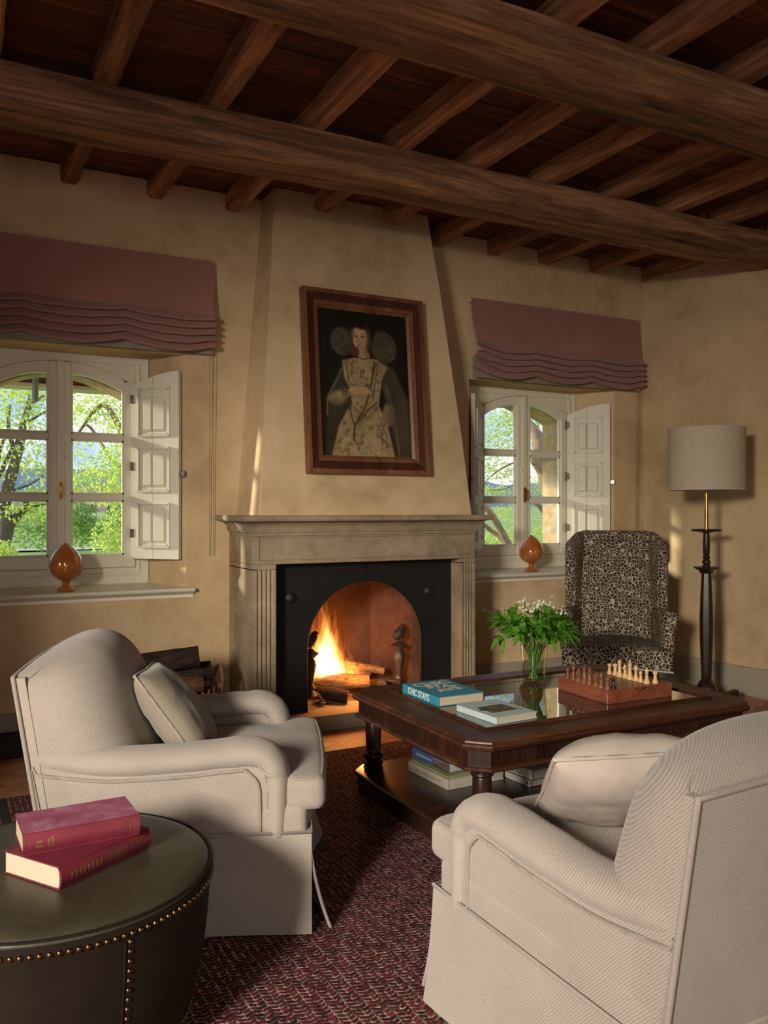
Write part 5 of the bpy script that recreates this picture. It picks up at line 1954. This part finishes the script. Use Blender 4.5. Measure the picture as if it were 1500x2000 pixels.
def sprig(kind, tip, label, group, seed):
    rnd = random.Random(seed)
    r = empty(kind, (VX, VY, TZ + .018), 0, label, 'plant stem', group)
    tip = Vector(tip)
    a = math.atan2(tip.y, tip.x)
    rad = math.hypot(tip.x, tip.y)
    foot = Vector((-.030 * math.cos(a) * rnd.uniform(.2, 1), -.030 * math.sin(a) * rnd.uniform(.2, 1), .004))
    lip = Vector((.052 * math.cos(a), .052 * math.sin(a), .166)) * Vector((1, 1, 1)).x
    if rad < .06: lip = Vector((tip.x * .5, tip.y * .5, .166))
    mid = lip.lerp(tip, .5) + Vector((0, 0, .035 * min(1, rad / .15)))
    path = curve_pts([foot, lip, mid, tip], 24)
    st = MB()
    st.tube(path, [lerp(.0028, .0012, i / len(path)) for i in range(len(path))], 6)
    st.build('stem', M_STEMB if kind == 'dark_sprig' else M_STEM, r)
    lv = MB()
    n = len(path)
    if kind == 'leafy_sprig':
        for i in range(n // 2 - 3, n, 1):
            if rnd.random() < .08: continue
            t = (path[min(i + 1, n - 1)] - path[i - 1]).normalized()
            ang = rnd.uniform(0, 2 * PI)
            o = t.orthogonal().normalized()
            o = Matrix.Rotation(ang, 3, t) @ o
            d = (t * rnd.uniform(.2, .7) + o + Vector((0, 0, .15))).normalized()
            leaf(lv, path[i], d, rnd.uniform(.038, .072), rnd.uniform(.012, .019), rnd.uniform(-1.2, 1.2), rnd.uniform(-.1, .35))
        for q in range(4):
            t = (path[-1] - path[-3]).normalized()
            o = Matrix.Rotation(q * PI / 2 + .4, 3, t) @ t.orthogonal().normalized()
            leaf(lv, path[-1], t * .9 + o * .6, rnd.uniform(.05, .08), .016, rnd.uniform(-.4, .4), .25)
        for q in range(5):       # leaves under water
            p = path[rnd.randrange(2, n // 3)]
            leaf(lv, p, Vector((rnd.uniform(-.4, .4) - p.x * 8, rnd.uniform(-.4, .4) - p.y * 8, rnd.uniform(.6, 1.2))), rnd.uniform(.03, .05), .006, rnd.uniform(-1, 1), .1)
        lv.build('leaves', M_LEAF, r, smooth=0, fix=False)
    elif kind == 'dark_sprig':
        for i in range(n // 2, n):
            for q in (-1, 1):
                t = (path[min(i + 1, n - 1)] - path[i - 1]).normalized()
                o = Matrix.Rotation(rnd.uniform(0, 6.28), 3, t) @ t.orthogonal().normalized()
                leaf(lv, path[i], t * .7 + o, rnd.uniform(.014, .026), .004, rnd.uniform(-1, 1), .1, 4)
        lv.build('leaves', M_LEAFD, r, smooth=0, fix=False)
    else:
        fl_, ey = MB(), MB()
        for q in range(16):
            p = path[-1] + Vector((rnd.gauss(0, .016), rnd.gauss(0, .016), rnd.gauss(.0, .014)))
            st2 = p - path[-1]
            nrm = (st2 + Vector((-.01, -.03, .02))).normalized()
            o = nrm.orthogonal().normalized()
            for k in range(5):
                dd = Matrix.Rotation(k * 2 * PI / 5, 3, nrm) @ o
                ss = nrm.cross(dd)
                rr = .0062
                fl_.poly([p, p + dd * rr * .6 + ss * rr * .45, p + dd * rr + nrm * .001, p + dd * rr * .6 - ss * rr * .45])
            ey.lathe([(.0002, -.0015), (.0022, 0), (.0002, .0015)], 6, p + nrm * .0008)
            lv.tube([path[-4], (path[-4] + p) / 2 + Vector((0, 0, .004)), p], .0007, 4)
        for i in range(n // 2, n - 3, 2):
            t = (path[i + 1] - path[i - 1]).normalized()
            o = Matrix.Rotation(rnd.uniform(0, 6.28), 3, t) @ t.orthogonal().normalized()
            leaf(lv, path[i], t * .6 + o, rnd.uniform(.02, .035), .005, rnd.uniform(-1, 1), .1, 4)
        fl_.build('petals', M_PETAL, r, smooth=0, fix=False)
        ey.build('flower_eye', M_EYE, r)
        lv.build('leaves', M_LEAF, r, smooth=0, fix=False)
    return r
LS = 'broad leaved green sprig standing in the glass vase'
random.seed(11)
tips = []
for k in range(17):
    a = k * 2.399
    rad = .055 + .125 * math.sqrt((k + .5) / 17)
    tips.append((rad * math.cos(a), rad * math.sin(a), lerp(.345, .235, (rad / .185) ** 1.5) + random.uniform(-.02, .02)))
tips += [(-.10, .14, .30), (.14, -.09, .25), (-.12, .10, .20), (.10, -.13, .22)]
for i, t in enumerate(tips):
    sprig('leafy_sprig', t, LS, 'green sprigs in the vase', i + 50)
for i, t in enumerate([(.02, -.03, .37), (-.02, .05, .36), (.06, -.06, .35), (.03, .03, .35), (-.03, -.02, .34), (.09, -.09, .33)]):
    sprig('flower_sprig', t, 'small white blossom spray among the vase leaves', 'white blossom sprays in the vase', i + 90)
sprig('dark_sprig', (-.19, .16, .33), 'fine dark leaved twig reaching out of the vase towards the fireplace, upper one', 'dark twigs in the vase', 7)
sprig('dark_sprig', (-.17, .13, .28), 'fine dark leaved twig reaching out of the vase towards the fireplace, lower one', 'dark twigs in the vase', 8)

# ------------------------------------------------------------------ ottoman and its books
OX, OY, OR, OZ = .255, 2.20, .372, .44
ot = empty('ottoman', (OX, OY, 0), 0, 'round olive brown leather ottoman with brass nail trim under two red books', 'ottoman')
m = MB()
prof = [(.001, FZ), (OR - .075, FZ), (OR - .062, .04), (OR - .045, .10), (OR - .022, .20), (OR - .010, .30), (OR - .004, .385), (OR, .400), (OR, .416), (.001, .417)]
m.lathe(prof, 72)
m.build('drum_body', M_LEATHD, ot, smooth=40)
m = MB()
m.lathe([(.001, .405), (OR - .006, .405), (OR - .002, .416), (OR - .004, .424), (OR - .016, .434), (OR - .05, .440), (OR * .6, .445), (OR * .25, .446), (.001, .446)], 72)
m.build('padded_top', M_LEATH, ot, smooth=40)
m = MB()
m.tube([((OR - .001) * math.cos(2 * PI * k / 72), (OR - .001) * math.sin(2 * PI * k / 72), .427) for k in range(72)], .004, 6, loop=True)
m.build('top_piping', M_LEATHD, ot)
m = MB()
def stud(p, nrm, r=.0066):
    q = Vector(nrm).to_track_quat('Z', 'Y').to_matrix().to_4x4()
    mm = Matrix.Translation(p) @ q
    rings = [[mm @ Vector((r * math.cos(t) * math.cos(2 * PI * k / 8), r * math.cos(t) * math.sin(2 * PI * k / 8), r * .75 * math.sin(t))) for k in range(8)] for t in (0, .5, 1.0, 1.5)]
    m.loft(rings)
nst = 124
for k in range(nst):
    a = 2 * PI * k / nst
    stud((OR * math.cos(a), OR * math.sin(a), .397), (math.cos(a), math.sin(a), 0))
for k in range(nst):
    a = 2 * PI * k / nst
    stud(((OR - .052) * math.cos(a), (OR - .052) * math.sin(a), .075), (math.cos(a), math.sin(a), -.2))
for a0 in (-73, 17, 107, 197):
    a = R(a0)
    for k in range(14):
        z = .378 - .0215 * k
        rr = np.interp(z, [p[1] for p in prof[1:7]], [p[0] for p in prof[1:7]])
        stud((rr * math.cos(a), rr * math.sin(a), z), (math.cos(a), math.sin(a), 0))
m.build('nail_trim', M_SPIN, ot)
m = MB()
for a0 in (-73, 17, 107, 197):
    a = R(a0 - 2)
    pts = []
    for z in (.05, .10, .20, .30, .38):
        rr = np.interp(z, [p[1] for p in prof[1:7]], [p[0] for p in prof[1:7]]) + .001
        pts.append((rr * math.cos(a), rr * math.sin(a), z))
    m.tube(pts, .002, 5)
m.build('side_seam', M_LEATHD, ot)

M_CRIM = plain('faded_crimson_cloth', (.15, .013, .028), .6, var=.3, vscale=14)
M_CRIMT = NT('sun_faded_crimson')
v = M_CRIMT.coord()
M_CRIMT.color(M_CRIMT.ramp(M_CRIMT.noise(v, 16, 6, .7), [(.3, (.23, .035, .07)), (.52, (.35, .10, .17)), (.72, (.46, .23, .31))]))
M_CRIMT.rough(.6)
M_CRIMT = M_CRIMT.m
M_GOLD = plain('dull_gilt', (.24, .13, .05), .45, .5)
def red_book(loc, rz, w, h, t, top_m, label, marks):
    r = book(loc, rz, w, h, t, M_CRIM, label, None, rounded=True)
    m = MB()
    m.box(.004, -h / 2 + .001, t - .0003, w - .001, h / 2 - .001, t + .0005)
    m.build('top_board', top_m, r, smooth=0)
    m = MB()
    for (y0, y1, k0, k1) in marks:
        rows = []
        for y in (y0, y1):
            rows.append([(-.010 * math.sin(PI * k / 10) + .0014, y, t * k / 10) for k in np.linspace(k0, k1, 5)])
        m.loft(rows, closed=False, cap=False)
    m.build('gilt_tooling', M_GOLD, r, smooth=0, fix=False)
    return r
ZB = .4465
lo = [(-.115 + .008 * k, -.1125 + .008 * k, 3, 8) for k in range(6)] + [(.02 + .012 * k, .027 + .012 * k, 3.4, 6.6) for k in range(8)] + [(-.06 + .007 * k, -.057 + .007 * k, 2.5, 7.5) for k in range(9)]
red_book((.3535, 2.0865, ZB), R(122.9), .19, .273, .052, M_CRIM, 'crimson cloth hardback lying directly on the ottoman, lower of two', lo)
up = [(-.120, -.1185, 1.5, 8.5), (.118, .1195, 1.5, 8.5), (.088, .106, 3.2, 4.4), (.090, .104, 5.4, 6.4), (.066, .071, 2.6, 7.4), (.074, .079, 3.4, 6.8), (-.112, -.108, 4, 6)]
red_book((.304, 2.118, ZB + .053), R(92), .152, .266, .050, M_CRIMT, 'sun-faded pinkish red hardback on top of the other red book', up)


# ------------------------------------------------------------------ ceramic pine cones on the sills
def pinecone(x, y, z, label):
    r = empty('ceramic_pine_cone', (x, y, z), 0, label, 'ornament')
    m = MB()
    m.lathe([(.001, 0), (.046, 0), (.050, .006), (.046, .014), (.030, .024), (.020, .034), (.019, .044), (.026, .054), (.030, .058), (.001, .06)], 28)
    m.build('foot', M_CERAM, r, smooth=40)
    m = MB()
    pr = [(.001, .052), (.030, .056), (.058, .072), (.074, .088), (.082, .098), (.086, .11), (.0885, .13), (.087, .155), (.079, .185), (.064, .212), (.043, .236), (.022, .254), (.008, .263), (.001, .266)]
    m.lathe(pr, 60, fn=lambda a, zz: 1 + (.055 * (abs(math.cos(5.5 * a)) ** .7 - .7) * sstep(.085, .105, zz)))
    m.build('cone_body', M_CERAM, r, smooth=50)
    return r
pinecone(.632, 5.02, .8445, 'amber glazed ceramic pine cone on the sill of the window nearer the armchair')
pinecone(3.868, 5.02, .8445, 'amber glazed ceramic pine cone on the sill behind the leopard chair')

# ------------------------------------------------------------------ log basket
bk = empty('log_basket', (1.06, 4.52, 0), R(4), 'woven willow basket with a bent handle between armchair and mantel jamb', 'basket')
BA, BB_, BH = .30, .20, .33
M_WICK = plain('brown_willow', (.22, .10, .045), .6, var=.4, vscale=30)
m = MB()
for lv_ in range(15):
    z = .012 + lv_ * .0215
    ph = (lv_ % 2) * PI
    q = lerp(.82, 1.0, z / BH)
    m.tube([((BA * q + .007 * math.cos(18 * a + ph)) * math.cos(a), (BB_ * q + .007 * math.cos(18 * a + ph)) * math.sin(a), z) for a in [2 * PI * k / 108 for k in range(108)]], .0105, 6, loop=True)
m.build('woven_wall', M_WICK, bk)
m = MB()
for k in range(36):
    a = 2 * PI * k / 36
    m.tube([(BA * .82 * math.cos(a), BB_ * .82 * math.sin(a), .004), (BA * math.cos(a), BB_ * math.sin(a), BH + .012 + .006 * (k % 3))], .006, 6)
m.build('willow_stakes', M_WICK, bk)
m = MB()
m.lathe([(.001, 0.001), (1, 0.001), (1, .012), (.001, .012)], 36, fn=lambda a, z: .25)
m.xf(Matrix.Diagonal((BA * .82 / .25, BB_ * .82 / .25, 1, 1)))
m.build('basket_base', M_WICK, bk)
for s in (-1, 1):
    m = MB()
    m.tube(curve_pts([(s * .285, -.075, .31), (s * .30, -.07, .37), (s * .305, -.035, .425), (s * .305, 0, .437), (s * .305, .035, .425), (s * .30, .07, .37), (s * .285, .075, .31)], 24), .011, 8)
    m.build('handle', M_WICK, bk)
log('firewood_log', (.80, 4.50, .475), (1.215, 4.40, .525), .055, M_BARK, 'thick dark log on top of the basket pile, tilted upward', 'log', None, 11)
log('firewood_log', (.84, 4.55, .385), (1.30, 4.47, .430), .052, M_BARK, 'dark split log in the basket just below the handle', 'log', None, 12)
log('firewood_log', (.88, 4.45, .375), (1.24, 4.43, .372), .044, M_BARKR, 'reddish barked log lowest in view in the basket', 'log', None, 13)
log('firewood_log', (.86, 4.60, .25), (1.24, 4.58, .25), .050, M_BARKR, 'reddish log buried at the rear of the basket', 'log', None, 14)

# low black box along the wall, added to fill a dark strip at floor level
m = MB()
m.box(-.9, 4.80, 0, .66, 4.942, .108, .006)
hz = empty('low_black_box', (0, 0, 0), 0, 'low black box along the skirting behind the armchair', 'heater')
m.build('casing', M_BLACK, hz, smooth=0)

# ------------------------------------------------------------------ outdoors
def grassmat():
    m = NT('meadow_grass')
    v = m.coord()
    a = m.noise(v, .12, 5)
    b = m.noise(v, 3, 5)
    m.color(m.ramp(m.math('ADD', m.math('MULTIPLY', a, .6), m.math('MULTIPLY', b, .4)), [(.35, (.17, .27, .07)), (.5, (.27, .38, .13)), (.65, (.38, .44, .19))]))
    m.rough(.9); m.spec(.1)
    return m.m
mb = MB()
def ground(u, v):
    y = 5.5 + 300 * v ** 2.2
    x = lerp(-1, 1, u) * (8 + y * .9) + y * .35
    return (x, y, -.35 + .6 * n3(x * .03, y * .03, 0) * min(1, y / 30) * .5 + max(0, y - 55) * .012)
mb.grid(40, 60, ground)
struct(mb.build('ground_outside', grassmat(), fix=True), 'sunlit meadow outside the windows')
mb = MB()
def hills(u, v):
    x = lerp(-120, 420, u)
    y = 250 + 40 * v
    return (x, y, -3 + v * (16 + 9 * n3(x * .012, 3, 0) + 2 * n3(x * .06, 7, 0)))
mb.grid(90, 14, hills)
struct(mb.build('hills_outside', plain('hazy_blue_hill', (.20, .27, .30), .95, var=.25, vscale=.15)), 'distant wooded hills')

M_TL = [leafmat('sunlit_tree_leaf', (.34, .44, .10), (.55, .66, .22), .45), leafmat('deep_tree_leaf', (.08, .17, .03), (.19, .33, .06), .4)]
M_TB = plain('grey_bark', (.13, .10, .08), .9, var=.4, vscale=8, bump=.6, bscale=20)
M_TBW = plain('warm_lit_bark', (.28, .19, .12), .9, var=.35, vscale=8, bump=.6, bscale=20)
def foliage(m, c, rad, n, s, rnd, shell=.5):
    for _ in range(n):
        d = Vector((rnd.gauss(0, 1), rnd.gauss(0, 1), rnd.gauss(0, 1))).normalized()
        p = Vector(c) + Vector((d.x * rad[0], d.y * rad[1], d.z * rad[2])) * (rnd.random() ** shell)
        a = Vector((rnd.gauss(0, 1), rnd.gauss(0, 1), rnd.gauss(0, 1))).normalized()
        b = a.orthogonal().normalized()
        q = s * rnd.uniform(.6, 1.3)
        m.poly([p - a * q, p + b * q * .55, p + a * q, p - b * q * .55])
def tree(name, loc, branches, clumps, leaf_m, bark_m, label, cat='tree', n=900, s=.06, seed=1, group=None):
    rnd = random.Random(seed)
    r = empty(name, loc, 0, label, cat, group)
    if branches:
        m = MB()
        for pts, r0, r1 in branches:
            P = curve_pts(pts, 20)
            m.tube(P, [lerp(r0, r1, i / len(P)) * (1 + .12 * n3(i * .7, r0 * 30, seed)) for i in range(len(P))], 10)
        m.build('trunk', bark_m, r, smooth=60)
    m = MB()
    for c, rad, k in clumps:
        foliage(m, c, rad, int(n * k), s, rnd)
    m.build('foliage', leaf_m, r, smooth=0, fix=False)
    return r
def W(px, py, y):
    """world point on the plane at depth y that lies on the sight line of photo position (px, py); used once to place outdoor things"""
    u, v = (px - 750) / 1654, -(py - 994) / 1654
    s, c = math.sin(YAW), math.cos(YAW)
    d = Vector((s + u * c, c - u * s, v))
    t = y / d.y
    return Vector((d.x * t, y, 1.3 + d.z * t))
def rel(pts, o): return [tuple(Vector(p) - Vector(o)) for p in pts]
# tree by the first window: dark leaning trunk that forks, thin orange lit branches, airy crown
o = W(0, 1130, 11); o.z = -.35
def L1(*q): return rel([W(px, py, y) for px, py, y in q], o)
br = [(L1((-60, 1250, 11), (-10, 1100, 11), (12, 1040, 11), (8, 985, 11), (22, 930, 11), (36, 880, 11), (45, 830, 11.2), (60, 780, 11.4), (70, 730, 11.5)), .10, .025),
      (L1((5, 1050, 11), (30, 1012, 11), (50, 990, 10.8), (48, 975, 10.6)), .065, .025),
      (L1((34, 890, 11), (22, 860, 11), (16, 830, 11), (20, 790, 11)), .035, .012),
      (L1((-15, 950, 11), (5, 915, 11), (28, 870, 11), (55, 855, 11)), .035, .012),
      (L1((-25, 980, 11), (-8, 920, 11), (0, 880, 11), (10, 850, 11)), .04, .012),
      (L1((45, 830, 11), (70, 815, 11), (95, 800, 11)), .02, .008),
      (L1((20, 960, 11), (60, 945, 11), (90, 925, 11)), .016, .006),
      (L1((60, 790, 11), (90, 770, 11), (130, 740, 11)), .018, .006),
      (L1((50, 990, 10.8), (90, 985, 10.6), (130, 975, 10.4)), .014, .005)]
cl = [(tuple(W(px, py, y) - o), (rx, ry, rz), k) for px, py, y, rx, ry, rz, k in [(20, 770, 11, .55, .7, .35, 1.0), (75, 760, 11, .45, .7, .35, .9), (0, 830, 11, .5, .7, .3, .5), (70, 850, 11, .45, .7, .3, .5), (85, 910, 11, .35, .6, .35, .5), (20, 900, 11, .4, .6, .35, .3), (60, 990, 10.8, .5, .5, .22, .7), (100, 975, 10.8, .45, .5, .2, .6), (-60, 800, 11, .7, .8, .7, .8), (-80, 940, 11, .6, .8, .7, .7)]]
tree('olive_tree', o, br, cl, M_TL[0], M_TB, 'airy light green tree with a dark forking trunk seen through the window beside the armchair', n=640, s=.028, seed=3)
o = W(215, 1100, 13); o.z = -.35
cl = [(tuple(W(px, py, y) - o), (rx, ry, rz), k) for px, py, y, rx, ry, rz, k in [(155, 800, 13, .35, .6, .28, .5), (190, 800, 13, .45, .6, .35, .8), (230, 800, 13, .4, .6, .5, .9), (235, 870, 12, .35, .6, .4, 1.0), (225, 920, 12, .4, .6, .35, 1.1), (180, 930, 13, .4, .6, .3, .6), (155, 880, 13, .25, .6, .3, .35), (235, 970, 12, .3, .5, .35, .9), (150, 940, 13, .3, .5, .2, .4), (210, 975, 12.5, .4, .5, .10, .4), (290, 850, 12, .6, .7, .9, 1.2)]]
br = [(rel([W(300, 1200, 12.5), W(290, 1050, 12.5), W(270, 940, 12.5), W(240, 850, 12.6), W(200, 790, 12.8), W(150, 850, 13)], o), .10, .012), (rel([W(270, 940, 12.5), W(220, 900, 12.6), W(170, 830, 13), W(140, 870, 13)], o), .04, .006)]
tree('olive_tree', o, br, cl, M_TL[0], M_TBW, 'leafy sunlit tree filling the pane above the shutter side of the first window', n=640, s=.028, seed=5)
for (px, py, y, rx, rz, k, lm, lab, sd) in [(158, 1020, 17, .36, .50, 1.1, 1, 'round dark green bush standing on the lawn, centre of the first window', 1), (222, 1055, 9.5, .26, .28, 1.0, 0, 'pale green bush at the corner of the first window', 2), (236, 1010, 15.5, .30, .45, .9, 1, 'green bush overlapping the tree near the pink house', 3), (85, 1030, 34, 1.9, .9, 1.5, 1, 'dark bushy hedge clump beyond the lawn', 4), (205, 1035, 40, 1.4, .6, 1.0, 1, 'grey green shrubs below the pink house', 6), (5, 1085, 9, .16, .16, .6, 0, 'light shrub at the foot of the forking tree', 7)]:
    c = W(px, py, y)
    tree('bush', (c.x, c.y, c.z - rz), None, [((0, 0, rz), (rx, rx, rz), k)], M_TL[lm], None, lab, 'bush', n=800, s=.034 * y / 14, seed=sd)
# pink farmhouse far off
hc = W(198, 1008, 150)
hs = empty('farmhouse', hc, 0, 'distant pink walled farmhouse on the slope beyond the lawn', 'house')
m = MB(); m.box(-5.5, 0, -1, 5.0, 6, 3.6); m.build('house_wall', plain('pink_render', (.62, .40, .36), .9), hs, smooth=0)
m = MB(); m.prism([(-5.9, -.4, 3.6), (5.4, -.4, 3.6), (5.4, 3, 5.0), (-5.9, 3, 5.0)], (0, 0, .2)); m.prism([(-5.9, 6.4, 3.6), (5.4, 6.4, 3.6), (5.4, 3, 5.0), (-5.9, 3, 5.0)], (0, 0, .2)); m.build('roof', plain('terracotta_roof', (.42, .24, .16), .9), hs, smooth=0)
for xx in (-3.5, -1.2, 1.3, 3.5):
    m = MB(); m.box(xx - .35, -.05, .7, xx + .35, .1, 2.0); m.build('house_window', plain('dim_window', (.12, .10, .10), .5), hs, smooth=0)
# track across the lawn
m = MB()
m.grid(40, 1, lambda u, v: (lerp(-8, 30, u), lerp(33.5, 35.0, v) + .6 * math.sin(u * 5), -.30 + .05))
tag(m.build('gravel_track', plain('pale_gravel', (.60, .54, .44), .95)), 'pale gravel track crossing the lawn outside', 'track')
# porch beam and bell outside the first window
pb = empty('porch_eave', (0, 0, 0), 0, 'wooden porch eave seen at the top of the first window', 'eave')
m = MB(); m.box(-.6, 7.0, 2.26, 2.35, 7.18, 2.46, .01); m.build('eave_beam', wood('red_brown_eave', (.11, .05, .035), (.28, .13, .085), 'X', .7, .8), pb, smooth=0)
m = MB(); m.prism([(-.6, 5.52, 2.75), (2.4, 5.52, 2.75), (2.4, 7.4, 2.47), (-.6, 7.4, 2.47)], (0, 0, .05)); m.build('eave_boards', wood('eave_board', (.20, .12, .07), (.38, .25, .15), 'X', .7, 1), pb, smooth=0)
m = MB(); m.box(-.6, 6.97, 2.235, 2.36, 7.2, 2.262); m.build('eave_trim', plain('pale_eave_trim', (.52, .46, .33), .7), pb, smooth=0)
bl = empty('hanging_chime', W(69, 757, 6.7), 0, 'grey metal tube chime hanging under the porch eave', 'chime')
m = MB(); m.lathe([(.001, -.10), (.022, -.10), (.022, .075), (.030, .08), (.030, .09), (.001, .092)], 16); m.build('tube', plain('zinc', (.24, .25, .22), .5, .6), bl)
m = MB(); m.tube([(0, 0, .09), (.006, 0, .11), (0, 0, .13), (-.004, 0, .2), (0, 0, .36)], .003, 6); m.build('hook', M_IRON, bl)
# trees outside the second window
o = W(1050, 1100, 13); o.z = -.35
def L2(*q): return rel([W(px, py, y) for px, py, y in q], o)
br = [(L2((1110, 1120, 11), (1085, 1010, 11.2), (1066, 930, 11.3), (1056, 890, 11.3), (1048, 850, 11.4), (1028, 825, 11.6), (1005, 800, 12), (985, 790, 12)), .17, .05),
      (L2((1066, 930, 11.3), (1046, 900, 11.3), (1036, 880, 11.3)), .10, .07),
      (L2((945, 985, 10), (962, 1008, 10), (978, 1035, 10), (996, 1070, 10), (1010, 1110, 10)), .045, .06),
      (L2((940, 1020, 10.2), (960, 1037, 10.2), (980, 1052, 10.1), (996, 1070, 10)), .03, .045),
      (L2((1035, 975, 10.5), (1050, 985, 10.5), (1062, 1000, 10.5)), .03, .045),
      (L2((1005, 945, 11), (985, 955, 11), (955, 958, 11)), .012, .006),
      (L2((1030, 900, 11.4), (1000, 905, 11.4), (965, 925, 11.5), (940, 950, 11.5)), .02, .006)]
cl = [(tuple(W(px, py, y) - o), (rx, ry, rz), k) for px, py, y, rx, ry, rz, k in [(960, 820, 13, .55, .7, .35, 1.2), (990, 850, 13, .5, .7, .35, 1.2), (960, 870, 13, .5, .7, .3, 1.0), (1005, 815, 13, .4, .6, .3, 1.0), (1045, 820, 13, .35, .6, .35, 1.0), (1060, 850, 13.5, .3, .5, .3, .6), (955, 915, 12.5, .4, .6, .25, .9), (990, 925, 12.5, .4, .5, .25, .45), (1045, 960, 12, .3, .5, .25, .6), (960, 960, 12, .45, .5, .12, .6), (1000, 1000, 12, .3, .5, .2, .5), (1045, 1050, 12, .4, .5, .35, 1.1), (990, 1050, 12, .35, .5, .2, .8), (945, 1060, 11, .3, .4, .2, .8), (1090, 900, 13, .6, .6, 1.0, 1.2), (900, 900, 13, .6, .6, 1.0, 1.0)]]
tree('oak_tree', o, br, cl, M_TL[0], M_TBW, 'green tree with a thick leaning trunk seen through the window behind the leopard chair', n=640, s=.028, seed=9)
#--END--
